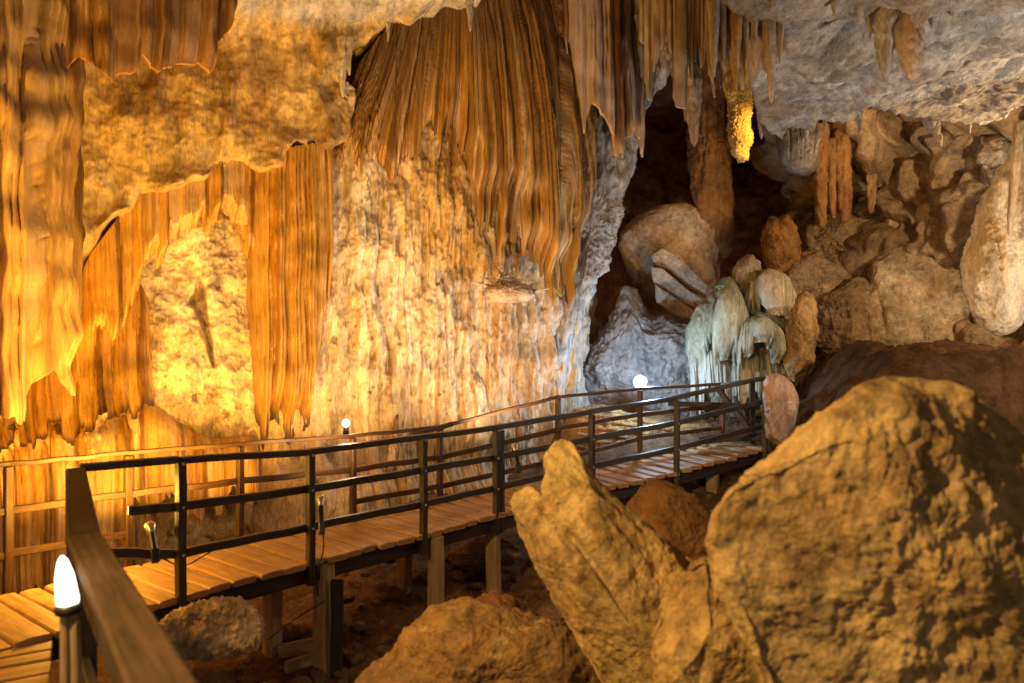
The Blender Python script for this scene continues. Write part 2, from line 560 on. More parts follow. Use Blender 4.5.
# ------------------------------------------------------------------ ceiling
def ceiling():
    LZ = 4.55
    img = [(640, -40), (690, -12), (718, 3), (738, 18), (753, 24), (772, 28), (786, 30), (778, 45), (756, 66), (745, 82), (752, 112), (766, 133), (784, 139),
           (792, 128), (815, 131), (822, 118), (845, 123), (868, 108), (905, 115), (940, 121), (990, 124), (1005, 118), (1024, 103), (1080, 92)]
    pl = []
    for px, e in img:
        Y = (LZ - EYE) * F / (CY - e)
        pl.append(((px - CX) / F * Y, Y))
    poly = [(.9, -6)] + [(.95, 4.6)] + pl + [(9.5, 8.2), (9.5, -6)]
    xs = np.arange(-9, 9.6, .03)
    parts = []
    xs = np.concatenate([np.arange(-9, .5, .09), np.arange(.5, 7.2, .0225), np.arange(7.2, 9.6, .09)])
    ys = np.concatenate([np.arange(-4, 5, .09), np.arange(5, 10.6, .0225), np.arange(10.6, 18.5, .09)])
    X, Yg = np.meshgrid(xs, ys, indexing='ij')
    Q = np.stack([X, Yg, X * 0], -1)
    wob = .10 * fbm(Q * 2.2, 4, .6)
    sd = sdpoly(X, Yg, poly) + wob * ss(-.5, .3, sdpoly(X, Yg, poly) + .2)
    hi = 6.9 + .5 * fbm(Q * .5, 3)
    left = ss(-1.5, -3.5, X)
    hi = hi - .5 * left
    f1, f2 = worley(Q * 1.3 + 5)
    lo = LZ + .30 * fbm(Q * .6 + 3, 3) * ss(0, .8, sd) + .17 * fbm(Q * 1.7, 5, .6) * ss(-.1, .5, sd) + .04 * fbm(Q * 7, 4, .6, kind='billow') + .22 * (f1 - .5) * ss(0, .6, sd) + .05 * fbm(Q * 4.5, 4, .6, kind='ridge')
    # draped folds near the dark gap
    lo = lo - .05 * ss(.35, .0, sd) * (1 + fbm(Q * 5, 3))
    k = ss(.05, -.35, sd)
    k = k ** .6
    Z = lo * (1 - k) + hi * k
    P = np.stack([X, Yg, Z], -1)
    r = fbm(P * 1.2 + 8, 5, .62)
    r2 = fbm(P * 4.0 + 18, 4, .6)
    c = mixc((.60, .55, .48), (.36, .30, .24), r * 1.9 + .3)
    c = mixc(c, (.76, .73, .68), ss(.05, .4, r2 + .4 * fbm(P * .9 + 33, 3)) * .85)
    c = mixc(c, (.27, .18, .10), ss(.15, .5, fbm(P * .8 + 90, 4)) * .7)
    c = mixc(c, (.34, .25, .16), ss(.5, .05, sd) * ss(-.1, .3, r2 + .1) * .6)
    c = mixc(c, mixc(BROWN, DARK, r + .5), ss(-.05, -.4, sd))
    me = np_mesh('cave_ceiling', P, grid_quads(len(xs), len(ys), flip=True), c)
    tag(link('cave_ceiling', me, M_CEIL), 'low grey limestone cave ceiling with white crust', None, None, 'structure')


ceiling()


# ------------------------------------------------------------------ ground
def gz(X, Y):
    Q = np.stack([X, Y, X * 0], -1)
    t = (X + 1.6) * -.74 + (Y - 7.56) * .70
    z = -1.02 + .85 * ss(-.6, 1.3, t) * ss(-2.7, -1.0, X)
    z = z + 1.0 * ss(-.4, 2.2, X) * ss(8.4, 10.5, Y) + .35 * ss(.2, 3, X) * ss(9.8, 11.8, Y)
    z = z + .35 * ss(-1, 2, X) * ss(5.5, 8, Y)
    bank = ss(3.1, 4.5, X + .25 * perlin(Q * 1.7) + .12 * np.sin(Y * 2) - .25 * (Y - 8.6)) * ss(6.9, 8.5, Y)
    z = z * (1 - bank) + (1.70 + .05 * perlin(Q * 1.3)) * bank
    z = z + (.10 + .14 * bank) * fbm(Q * 1.1, 4, .55) + .055 * fbm(Q * 4.5, 4, .6, kind='billow')
    return z


def ground():
    xs = np.concatenate([np.arange(-14, -5, .12), np.arange(-5, 6.5, .03), np.arange(6.5, 14, .12)])
    ys = np.concatenate([np.arange(-14, 4.5, .12), np.arange(4.5, 12.2, .03), np.arange(12.2, 19, .12)])
    X, Y = np.meshgrid(xs, ys, indexing='ij')
    Z = gz(X, Y)
    P = np.stack([X, Y, Z], -1)
    f1, f2 = worley(P * 7)
    peb = ss(.5, .1, f1) * ss(-.1, .3, fbm(P * .9 + 4, 3))
    P[..., 2] += .03 * peb
    r = fbm(P * 1.3 + 5, 5, .6)
    c = mixc((.19, .105, .055), (.10, .055, .028), r * 1.5 + .4)
    c = mixc(c, (.22, .14, .08), peb * .5 + .2 * r)
    bank = ss(.9, 1.6, Z) * ss(2.8, 3.4, X)
    c = mixc(c, mixc((.085, .04, .016), (.05, .024, .01), r + .5), bank * .8)
    me = np_mesh('ground', P, grid_quads(len(xs), len(ys)), c)
    tag(link('ground', me, M_DIRT), 'reddish brown dirt floor of the cave', None, None, 'structure')


ground()


# ------------------------------------------------------------------ rocks from outlines
def cdef(a, b, scale=1.5, seed=0, dark=None, darkamt=.4):
    def f(P, N):
        r = fbm(P * scale + seed, 5, .6)
        c = mixc(a, b, r * 1.6 + .4)
        if dark is not None:
            c = mixc(c, dark, ss(.1, .45, fbm(P * scale * 2 + seed + 30, 4, .6)) * darkamt)
        return c
    return f


def rock(name, label, cat, outline, D, tf, tb=None, power=2.4, amp=.05, scale=2.0, rough=.02, streak=0.0, streakf=8, facets=0, cut=.78,
         colf=None, mat=None, center=None, lean=0.0, res=(260, 130), seed=0, group=None, strata=None, smooth_n=2, cracks=0.0, extra=None, parent=None):
    ol = chaikin(outline, smooth_n)
    c = np.array(center) if center else ol.mean(0)
    nth, nph = res
    th = np.linspace(0, 2 * np.pi, nth, endpoint=False)
    dx, dy = np.cos(th), np.sin(th)
    r = np.zeros(nth)
    n = len(ol)
    for k in range(n):
        a, b = ol[k] - c, ol[(k + 1) % n] - c
        e = b - a
        den = dx * e[1] - dy * e[0]
        with np.errstate(divide='ignore', invalid='ignore'):
            t = (a[0] * e[1] - a[1] * e[0]) / den
            u = (a[0] * dy - a[1] * dx) / den
        ok = (np.abs(den) > 1e-9) & (t > 0) & (u >= -1e-6) & (u <= 1 + 1e-6)
        r = np.where(ok, np.maximum(r, np.where(ok, t, 0)), r)
    tb = tf if tb is None else tb
    ph = np.linspace(-1, 1, nph)
    rho = np.sin(np.pi / 2 * (1 - np.abs(ph)))
    h = np.sign(ph) * (1 - rho ** power).clip(0) ** (1 / power)
    rho[0] = rho[-1] = 0
    q = np.zeros((nth, nph, 2))
    q[..., 0] = c[0] + (r * dx)[:, None] * rho[None]
    q[..., 1] = c[1] + (r * dy)[:, None] * rho[None]
    P = np.zeros((nth, nph, 3))
    P[..., 0] = (q[..., 0] - CX) / F * D
    P[..., 1] = D
    P[..., 2] = EYE + (CY - q[..., 1]) / F * D
    ray = at(c[0], c[1], D) - np.array([0, 0, EYE])
    ray /= np.linalg.norm(ray)
    dep = np.where(h > 0, tf * h, tb * h)
    P = P - ray[None, None] * dep[None, :, None]
    P[..., 1] += lean * (P[..., 2] - P[..., 2].mean())
    C = P.reshape(-1, 3).mean(0)
    rs = np.random.RandomState(seed + 5)
    for k in range(facets):
        v = rs.normal(size=3)
        v[1] = -abs(v[1]) * 1.2
        v /= np.linalg.norm(v)
        s = (P - C) @ v
        hh = s.max() * rs.uniform(cut, cut + .14)
        P = P - np.maximum(0, s - hh)[..., None] * v * .93
    N = grid_normals(P, True)
    if ((N * (P - C)).sum(-1)).mean() < 0:
        N = -N
        flip = True
    else:
        flip = False
    N[:, 0] = ray; N[:, -1] = -ray
    size = max(r.max() / F * D, tf)
    d = amp * fbm(P * scale + seed * 3.7, 5, .55) * 1.5
    if rough: d = d + rough * fbm(P * scale * 4 + seed, 4, .6, kind='billow')
    if streak:
        X = P[..., 0] + .15 * P[..., 1]
        d = d + (streak * 1.5 * tubes(X, P[..., 2], streakf * .8, seed + 3, .05)[0] + streak * .6 * tubes(X, P[..., 2], streakf * 2.1, seed + 5, .03)[0]) * ss(-.45, .1, fbm(P * np.array([1.5, 1.5, 1.0]) + seed, 3))
    if cracks:
        f1, f2 = worley(P * scale * .9 + seed + fbm(P * scale * 2, 3)[..., None] * .25)
        d = d - cracks * np.exp(-((f2 - f1) / .06) ** 2)
    if strata is not None:
        ax, fr, am = strata
        ax = np.array(ax) / np.linalg.norm(ax)
        x = (P @ ax) * fr + .35 * fbm(P * 2.5, 3)
        x = x - np.floor(x)
        d = d - am * np.exp(-((x - .5) / .06) ** 2) + am * .5 * x
    if extra is not None: d = d + extra(P, N)
    P = P + N * d[..., None]
    # keep the poles welded
    P[:, 0] = P[:, 0].mean(0); P[:, -1] = P[:, -1].mean(0)
    colf = colf or cdef(TAN, BROWN)
    cc = colf(P, N)
    me = np_mesh(name, P, grid_quads(nth, nph, True, flip), cc)
    o = link(name, me, mat or M_BOULD, parent)
    if parent is None: tag(o, label, cat, group)
    return o


# ------------------------------------------------------------------ draperies
def curtain(name, label, cat, nodes, top, bot, ribf, ribamp, bulge, thick, colf, mat, ragged=.08, res=.014, seed=0, fine=.3, bias=0.0, group=None, fan=None, wz=.02, tipr=.5, tuck=0.0, root=0.0, side=0.0, fold=0.0):
    """a hanging sheet: nodes = [(px, depth)], top / bot = ([px], [py]); bulge(u, v) in metres towards the viewer"""
    px0, px1 = nodes[0][0], nodes[-1][0]
    nx = [n[0] for n in nodes]; nd = [n[1] for n in nodes]
    W = (px1 - px0) / F * np.mean(nd)
    nu = max(24, int(W / res))
    px = np.linspace(px0, px1, nu)
    D = np.interp(px, nx, nd)
    X = (px - CX) / F * D
    s = np.concatenate([[0], np.cumsum(np.hypot(np.diff(X), np.diff(D)))])
    ztop = EYE + (CY - np.interp(px, *top)) / F * D
    zbot = EYE + (CY - np.interp(px, *bot)) / F * D
    tb, hb = tubes(s, s * 0, ribf, seed + .7, 0)
    tb2, hb2 = tubes(s, s * 0, ribf * 2.6, seed + 4.1, 0)
    zbot = zbot + ragged * (1.6 * (hb - .5) + .7 * (hb2 - .5)) + tipr / ribf * (1 - tb) + .3 * tipr / ribf * (1 - tb2)
    nv = max(24, int((ztop - zbot).max() / (res * 1.3)))
    v = np.linspace(0, 1, nv)
    Zz = ztop[:, None] * (1 - v) + zbot[:, None] * v
    S = np.repeat(s[:, None], nv, 1)
    U = np.repeat(((px - px0) / (px1 - px0))[:, None], nv, 1)
    V = np.repeat(v[None], nu, 0)
    tx = np.gradient(X); ty = np.gradient(D)
    L = np.hypot(tx, ty); nx_, ny_ = ty / L, -tx / L
    Sf = S
    if fan is not None:
        s0 = np.interp(fan[0], px, s)
        Sf = s0 + (S - s0) * (1 + fan[1] * (1 - V) ** 2.2)
    r1, h1 = tubes(Sf, Zz, ribf, seed + .7, wz)
    r2, h2 = tubes(Sf, Zz, ribf * 2.6, seed + 4.1, wz)
    f = bulge(U, V) + ribamp * r1 * (.45 + .55 * V) + ribamp * fine * r2 + .012 * fbm(np.stack([S * 14, Zz * 3, S * 0 + seed], -1), 3)
    f = f + ribamp * .6 * fbm(np.stack([S * 1.2, Zz * .7, S * 0 + seed], -1), 3)
    f = f - tuck * np.exp(-V / .10) - root * ss(.72, 1.0, V + .10 * perlin(np.stack([S * 3, Zz * 2, S * 0 + seed], -1)) + .12 * (h1 - .5)) ** 1.5 - side * np.abs(2 * U - 1) ** 12
    f = f + fold * (tubes(Sf, Zz, ribf * .22, seed + 8, wz * 2)[0] - .5)
    f = f + ribamp * .35 * perlin(np.stack([S * ribf * .9, Zz * 3.5, S * 0 + seed + 9], -1)) * r1
    edge = (1 - (2 * U - 1) ** 8).clip(0) ** .5
    th = thick * edge * (1 - .85 * V ** 3) + .004
    fr = np.zeros((nu, nv, 3))
    fr[..., 0] = X[:, None] + nx_[:, None] * f; fr[..., 1] = D[:, None] + ny_[:, None] * f; fr[..., 2] = Zz
    bk = np.zeros_like(fr)
    g = f - th
    bk[..., 0] = X[:, None] + nx_[:, None] * g; bk[..., 1] = D[:, None] + ny_[:, None] * g; bk[..., 2] = Zz
    c = colf(Sf, Zz, U, V, h1, h2, fr)
    loop = np.concatenate([fr, bk[:, ::-1]], 1)
    cl = np.concatenate([c, c[:, ::-1] * .9], 1)
    q = grid_quads(nu, 2 * nv)
    # close the top seam and both ends
    a = np.arange(nu - 1)
    topq = np.stack([a * 2 * nv + 2 * nv - 1, (a + 1) * 2 * nv + 2 * nv - 1, (a + 1) * 2 * nv, a * 2 * nv], -1)
    j = np.arange(nv - 1)
    e0 = np.stack([j, j + 1, 2 * nv - 2 - j, 2 * nv - 1 - j], -1)
    off = (nu - 1) * 2 * nv
    e1 = np.stack([off + j + 1, off + j, off + 2 * nv - 1 - j, off + 2 * nv - 2 - j], -1)
    me = np_mesh(name, loop, np.concatenate([q, topq, e0, e1]), cl)
    return tag(link(name, me, mat), label, cat, group)


def cc_drape(a, b, hi, lo, hiamt=.5, upper=None, up0=.0, up1=.5, tipc=None):
    def f(S, Z, U, V, r1, r2, P):
        st = fbm(np.stack([S * 7, Z * .15, S * 0 + 3], -1), 4, .65)
        c = mixc(a, b, st * 1.3 + .9 * (r1 - .5) + .45)
        c = mixc(c, lo, ss(.72, .9, r2 + .35 * st) * .75)
        c = mixc(c, hi, ss(.62, .95, r1 + .5 * fbm(np.stack([S * 20, Z * .25, S * 0 + 9], -1), 3)) * hiamt)
        c = mixc(c, hi, ss(.25, .5, fbm(np.stack([S * 9, Z * .8, S * 0 + 19], -1), 4, .6)) * hiamt * .8)
        c = mixc(c, lo, ss(.25, .5, fbm(np.stack([S * 4, Z * 1.2, S * 0 + 29], -1), 4, .6)) * .6)
        if upper is not None:
            k = ss(up1, up0, V + .12 * fbm(P * 1.5, 3) + .1 * st)
            c = mixc(c, upper, k * .8)
        if tipc is not None:
            c = mixc(c, tipc, ss(.9, .99, V + .05 * st))
        return c
    return f


def wd(px):
    return float(np.interp(px, [-160, 0, 150, 300, 450, 560, 620], [6.7, 7.9, 8.78, 9.58, 10.38, 11.0, 11.6]))


def wnodes(pxs, off):
    return [(p, wd(p) - off) for p in pxs]


def drape_cols(k=1.0):
    return cc_drape(tuple(x * k for x in (.60, .34, .065)), tuple(x * k for x in (.40, .19, .035)), (.74, .56, .30), (.12, .055, .02), .6, None, 0, 0, (.10, .05, .02) if k < 1 else None)


curtain('flowstone_fringe', 'orange fringe of thin stone strands hanging under the diagonal ledge', 'flowstone', wnodes([84, 130, 170, 262], .12),
        ([84, 91, 120, 140, 158, 195, 230, 262], [268, 252, 214, 190, 193, 175, 160, 156]),
        ([84, 100, 115, 128, 140, 160, 185, 205, 225, 240, 250, 262], [345, 350, 338, 312, 280, 262, 246, 232, 228, 238, 258, 300]), 7.5, .13,
        lambda U, V: .10 + .04 * V, .16, drape_cols(), M_FLOW, .16, .009, 51, .5, wz=.05, root=.32, side=.25)
curtain('flowstone_fringe', 'long dark orange fringe between the cream niche and the pale crust', 'flowstone', wnodes([248, 336], .14),
        ([248, 280, 320, 337], [158, 154, 146, 134]), ([248, 258, 266, 276, 290, 302, 314, 322, 330, 336], [300, 420, 440, 424, 446, 430, 420, 380, 310, 240]), 6.5, .17,
        lambda U, V: .06 + .12 * np.sin(np.pi * U), .18, drape_cols(.85), M_FLOW, .30, .009, 55, .5, wz=.05, root=.45, side=.40)
curtain('flowstone_fringe', 'broad golden fringe with dark brown tips on the lower left wall', 'flowstone', wnodes([-60, 0, 60, 152], .06),
        ([-60, 0, 30, 51, 96, 130, 152], [425, 396, 372, 350, 300, 278, 290]), ([-60, 0, 20, 70, 100, 130, 152], [455, 446, 436, 432, 418, 408, 402]), 7, .12,
        lambda U, V: .05 + .30 * V ** 2, .2, drape_cols(.95), M_FLOW, .20, .009, 58, .5, wz=.05, tuck=.15, side=.25)
curtain('flowstone_fringe', 'low golden fringe below the cream niche behind the railing', 'flowstone', wnodes([120, 180, 262], .10),
        ([120, 150, 180, 215, 262], [405, 390, 420, 436, 430]), ([120, 140, 165, 200, 230, 262], [480, 520, 500, 520, 486, 500]), 7, .10,
        lambda U, V: .05 + .15 * V, .2, drape_cols(1.05), M_FLOW, .16, .010, 61, .5, wz=.05, tuck=.6, side=.3)
curtain('flowstone_fringe', 'golden fringe at the foot of the far left wall behind the railing', 'flowstone', wnodes([-80, 0, 130], .05),
        ([-80, 0, 70, 130], [450, 440, 425, 415]), ([-80, 0, 60, 130], [640, 600, 575, 560]), 5, .14,
        lambda U, V: .10 + .2 * V, .2, drape_cols(1.0), M_FLOW, .16, .011, 64, .5, wz=.06, tuck=.2)

# big central drapery
DB = ([322, 345, 362, 380, 398, 412, 428, 444, 458, 464, 470, 478, 500, 520, 535, 545, 553, 562, 575, 586],
      [172, 186, 180, 190, 197, 188, 165, 142, 132, 150, 200, 236, 248, 260, 280, 306, 302, 268, 225, 165])
DT = ([322, 340, 360, 400, 440, 470, 500, 586], [120, 105, 70, 20, -10, -40, -45, -45])


def bulge_main(U, V):
    px = 322 + U * 264
    b = .12 + .22 * ss(322, 380, px) + .45 * np.exp(-((px - 525) / 60.0) ** 2) * (.45 + .55 * ss(.0, .5, V)) - .25 * ss(560, 586, px)
    b = b - .25 * np.exp(-((px - 425) / 30.0) ** 2) * V
    return b


curtain('flowstone_drapery', 'huge fluted brown and orange flowstone drapery spilling down the middle of the cave wall', 'flowstone',
        [(322, 9.9), (400, 10.15), (480, 10.45), (540, 10.75), (586, 11.2)], DT, DB, 13, .085, bulge_main, .3,
        cc_drape((.40, .21, .04), (.20, .095, .02), (.68, .50, .26), (.10, .045, .015), .5, (.17, .095, .035), .15, .72), M_FLOW, .30, .0075, 3, .4, fan=(455, .75), wz=.007, root=.40, fold=.14)  # upper part painted darker for the shading left by lamps below

# organ-pipe stalactite curtain beside it
curtain('organ_pipe_drapery', 'rust brown organ pipe drapery with white stripes beside the gap', 'flowstone',
        [(562, 10.15), (590, 10.3), (606, 10.4), (642, 10.7)], ([562, 642], [-50, -50]),
        ([562, 572, 578, 582, 588, 596, 604, 612, 620, 628, 634, 638, 642], [40, 92, 150, 120, 126, 144, 160, 152, 140, 154, 168, 130, 90]), 7, .17,
        lambda U, V: .22 * np.sin(np.pi * U), .3,
        cc_drape((.36, .17, .06), (.16, .08, .035), (.62, .50, .42), (.07, .035, .02), .8, None, 0, 0, (.50, .34, .2)), M_FLOW, .16, .010, 12, .3)

# pale flaky rib at the corner of the wall
rock('flowstone_rib', 'pale blue grey flaky flowstone rib at the corner of the dark gap', 'flowstone',
     [(570, 90), (638, 80), (637, 150), (630, 172), (621, 196), (624, 215), (612, 236), (608, 262), (596, 280), (586, 305), (572, 326), (561, 372), (556, 420), (540, 425),
      (548, 340), (556, 260), (566, 180)], 11.35, .35, .5, 2.2, .09, 3.0, .05, .05, 9, 2,
     colf=lambda P, N: mixc(mixc((.38, .37, .38), (.36, .30, .24), fbm(P * np.array([3, 3, .8]), 4) * 1.6 + .35), (.16, .12, .1), ss(.15, .5, fbm(P * np.array([6, 6, 1.5]) + 9, 4)) * .7),
     mat=M_PALE, center=(590, 230), res=(420, 150), seed=2)

# grey fluted shoulder
rock('fluted_drapery', 'grey fluted drapery tapering to a point above the dark gap', 'flowstone',
     [(634, -60), (690, -60), (684, 20), (678, 55), (664, 76), (650, 94), (640, 110), (634, 90)], 10.6, .3, .4, 2.4, .04, 3, .02, .05, 14, 0,
     colf=cdef((.44, .41, .38), (.30, .26, .22), 2, 5), mat=M_FLOW, center=(658, 5), res=(320, 140), seed=4)


# the near curtains on the left
def bulge_left(U, V):
    return .30 * np.sin(np.pi * U) * (1 - .45 * V) + .1 * np.sin(U * 9) * (1 - V)


curtain('hanging_curtain', 'brown scalloped stone curtain hanging from the ceiling over the glowing wall', 'flowstone',
        [(40, 6.9), (120, 7.2), (180, 7.6), (226, 8.0)], ([40, 228], [-90, -90]),
        ([40, 70, 80, 92, 104, 114, 122, 130, 140, 148, 160, 175, 190, 200, 208, 216, 222, 228],
         [84, 80, 72, 80, 90, 98, 84, 68, 80, 88, 82, 78, 76, 84, 60, 36, 14, -20]), 4.6, .30, bulge_left, .28,
        cc_drape((.34, .20, .10), (.25, .13, .055), (.52, .38, .26), (.07, .035, .015), .5, (.36, .24, .14), .0, .5, (.40, .22, .08)), M_FLOW, .05, .009, 21, .25)

curtain('stone_column_curtain', 'tall tan fluted curtain like columns hanging at the far left wall', 'flowstone',
        [(-160, 6.0), (-60, 6.2), (20, 6.6), (69, 7.0)], ([-160, 80], [-110, -110]),
        ([-160, -80, -20, 0, 14, 24, 34, 44, 54, 60, 66, 72, 76, 80], [460, 450, 420, 404, 412, 366, 388, 384, 370, 330, 270, 200, 110, 60]), 4.6, .34,
        lambda U, V: .22 * np.sin(np.pi * np.clip(U, 0, 1)) + .02, .35,
        cc_drape((.50, .33, .16), (.40, .22, .08), (.62, .48, .30), (.10, .05, .02), .45, (.40, .29, .19), .0, .5), M_FLOW, .16, .010, 31, .3, wz=.05)


# ------------------------------------------------------------------ stalactites
def stalactite(name, label, px, D, y0, y1, r0, colf, mat, seed=0, bend=0.0, power=.75, knob=.12, group=None, up=False, flutes=5, nth=40, squash=1.0):
    a, b = at(px, y0, D), at(px + bend, y1, D)
    L = abs(a[2] - b[2])
    nv = max(20, int(L / .018))
    v = np.linspace(0, 1, nv)
    th = np.linspace(0, 2 * np.pi, nth, endpoint=False)
    rr = r0 * ((1 - v) ** power * .94 + .06) * np.where(v > .985, .5, 1)
    P = np.zeros((nth, nv, 3))
    ax = a[None] * (1 - v[:, None]) + b[None] * v[:, None]
    ax[:, 0] += .12 * r0 * np.sin(v * 5 + seed)
    rad = np.repeat(rr[None], nth, 0)
    P[..., 0] = ax[None, :, 0] + np.cos(th)[:, None] * rad
    P[..., 1] = ax[None, :, 1] + np.sin(th)[:, None] * rad * squash
    P[..., 2] = ax[None, :, 2]
    rad2 = rad * (1 + knob * 1.6 * fbm(P * np.array([8, 8, 5]) / max(.4, r0 * 6) + seed, 4, .6) + .07 * np.cos(th * flutes + seed)[:, None]
                  + knob * .6 * np.sin(v * L * 40 + seed)[None] * fbm(P * 3 + seed, 2))
    P[..., 0] = ax[None, :, 0] + np.cos(th)[:, None] * rad2
    P[..., 1] = ax[None, :, 1] + np.sin(th)[:, None] * rad2 * squash
    P[:, 0] = P[:, 0].mean(0); P[:, -1] = P[:, -1].mean(0)
    c = colf(P, None)
    me = np_mesh(name, P, grid_quads(nth, nv, True, flip=not up), c)
    return tag(link(name, me, mat), label, 'stalagmite' if up else 'stalactite', group)


def csimple(a, b, tip=None):
    def f(P, N):
        r = fbm(P * np.array([5, 5, 1.2]), 4, .6)
        c = mixc(a, b, r * 1.7 + .4)
        return c
    return f


stalactite('stalactite', 'large knobbly tan stalactite pointing down into the dark gap', 684, 9.7, -60, 147, .46, csimple((.50, .40, .29), (.28, .19, .11)), M_PALE, 3, 6, 1.0, .30, flutes=6, nth=90)
stalactite('stalactite', 'slim spike hanging beside the large knobbly stalactite', 684, 9.75, 40, 122, .06, csimple((.46, .36, .26), (.28, .19, .11)), M_PALE, 5, 1, .7, .2)

# row of draperies and icicles below the white ceiling lip
curtain('icicle_drapery', 'short amber drapery fringe under the white ceiling lip', 'flowstone', [(706, 6.55), (745, 6.65), (790, 6.7)],
        ([706, 790], [-30, -30]), ([706, 714, 722, 730, 738, 746, 754, 762, 772, 780, 790], [50, 62, 44, 70, 78, 52, 56, 50, 62, 56, 40]), 11, .07,
        lambda U, V: .10 * np.sin(np.pi * U), .15, cc_drape((.50, .33, .17), (.34, .19, .08), (.60, .50, .38), (.12, .06, .03), .5, (.30, .22, .15), 0, .3, (.56, .46, .34)),
        M_FLOW, .42, .007, 41)
curtain('icicle_drapery', 'tan and grey fringe of thin strands behind the large knobbly stalactite', 'flowstone', [(640, 9.6), (680, 9.4), (730, 9.5)],
        ([640, 730], [-40, -40]), ([640, 655, 668, 690, 705, 718, 730], [60, 76, 56, 88, 70, 96, 60]), 9, .09,
        lambda U, V: .15 * np.sin(np.pi * U), .2, cc_drape((.50, .40, .28), (.34, .22, .12), (.62, .56, .48), (.12, .07, .04), .6), M_FLOW, .5, .009, 47, wz=.03)
ICL = [(713, 78, .075, 'grey white icicle stalactite at the left end of the amber fringe', (.56, .53, .50), (.40, .36, .32)),
       (722, 60, .05, 'thin short icicle next to the grey white one in the fringe', (.52, .44, .34), (.38, .28, .18)),
       (735, 92, .075, 'long amber icicle in front of the glowing column', (.56, .38, .18), (.42, .22, .08)),
       (745, 60, .05, 'thin pale icicle right after the long amber one', (.54, .44, .32), (.4, .28, .17)),
       (753, 68, .055, 'cream icicle in the middle of the fringe, sharp tipped', (.56, .47, .35), (.42, .32, .2)),
       (769, 104, .085, 'longest cream icicle stalactite hanging in front of the grey ceiling', (.62, .54, .43), (.46, .36, .25)),
       (779, 64, .055, 'short icicle at the right end of the amber fringe', (.54, .46, .36), (.4, .3, .2))]
for k, (px, yb, r, lab, a, b) in enumerate(ICL):
    stalactite('stalactite', lab, px, 6.45, -8, yb, r * .82, csimple(a, b), M_PALE, k * 3 + 1, 1.5, .6, .16, 'icicles under the white ceiling lip')
# two stalactites below the grey ceiling
stalactite('stalactite', 'grey cone stalactite left of a pair below the grey ceiling', 884, 6.35, 4, 84, .13, csimple((.52, .49, .45), (.36, .32, .28)), M_PALE, 7, 4, .8, .45, nth=70)
stalactite('stalactite', 'rusty tan stalactite right of a pair below the grey ceiling', 911, 6.3, 0, 80, .15, csimple((.52, .43, .33), (.38, .27, .17)), M_PALE, 9, 0, .45, .5, nth=70)
for k, (px, yb, D_, r, lab) in enumerate([(800, 22, 6.5, .05, 'short pale drip just right of the amber fringe'), (834, 16, 6.2, .045, 'small cream drip on the white ceiling lip'),
                                          (858, 26, 6.3, .06, 'pale drip left of the stalactite pair'), (868, 40, 6.4, .05, 'slim grey drip touching the stalactite pair'),
                                          (930, 30, 6.3, .05, 'short tan drip right of the stalactite pair'), (952, 20, 6.2, .04, 'tiny tan drip near the upper right corner'),
                                          (806, 140, 9.7, .06, 'small grey drip at the lower edge of the grey ceiling'), (824, 132, 9.6, .05, 'tiny pale drip in the notch of the grey ceiling edge'),
                                          (858, 134, 9.6, .07, 'pale drip over the tan column'), (968, 134, 9.4, .05, 'small dark drip at the right part of the ceiling edge'),
                                          (760, 140, 9.9, .05, 'thin drip from the ceiling corner beside the glowing column')]):
    stalactite('stalactite', lab, px, D_, -6 if yb < 60 else yb - 30, yb, r, csimple((.56, .50, .43), (.38, .32, .26)), M_PALE, k * 5 + 2, 1.5, .7, .4, 'small drips under the grey ceiling')
# drips at the lip on the left
for k, (px, y0, y1, r, lab) in enumerate([(343, 42, 98, .075, 'long white dripping stalactite at the corner of the left ceiling lip'),
                                          (349, 42, 76, .06, 'shorter white drip beside the long one at the left ceiling lip'),
                                          (337, 66, 82, .045, 'stubby white drip lowest left of the ceiling lip'),
                                          (470, 4, 32, .05, 'small tan icicle at the right end of the left ceiling lip'),
                                          (388, 28, 42, .03, 'tiny drip halfway along the left ceiling lip')]):
    stalactite('stalactite', lab, px, 9.05 + .1 * (px > 400), y0 - 6, y1, r, csimple((.58, .53, .46), (.42, .33, .22)), M_PALE, k + 20, 0, .6, .3, 'drips along the left ceiling lip')
stalactite('stalactite', 'thin pale stalagmite like drip in the dark alcove under the lip', 382, 10.1, 58, 100, .06, csimple((.42, .33, .25), (.25, .17, .1)), M_PALE, 44, 0, .4, .3)

# glowing column in the gap
rock('dripstone_column', 'bright amber glowing dripstone column hanging in the dark gap', 'column',
     [(722, 40), (744, 40), (747, 70), (750, 95), (749, 112), (754, 138), (749, 154), (739, 164), (731, 150), (728, 128), (731, 110), (724, 80)], 11.6, .25, .25, 2.1, .05, 5, .05, .03, 12,
     colf=cdef((.62, .42, .13), (.5, .28, .07), 4, 3, DARK, .4), mat=M_PALE, res=(260, 150), seed=6)
rock('dripstone_column', 'dark brown broad dripstone pillar standing behind the big angular boulder', 'column',
     [(680, 30), (730, 30), (727, 90), (731, 150), (728, 200), (736, 260), (690, 260), (698, 200), (690, 150), (697, 100)], 13.6, .5, .5, 2.2, .1, 2, .04, .06, 7,
     colf=cdef((.26, .13, .05), DARK, 2, 9), mat=M_BOULD, res=(200, 120), seed=8)

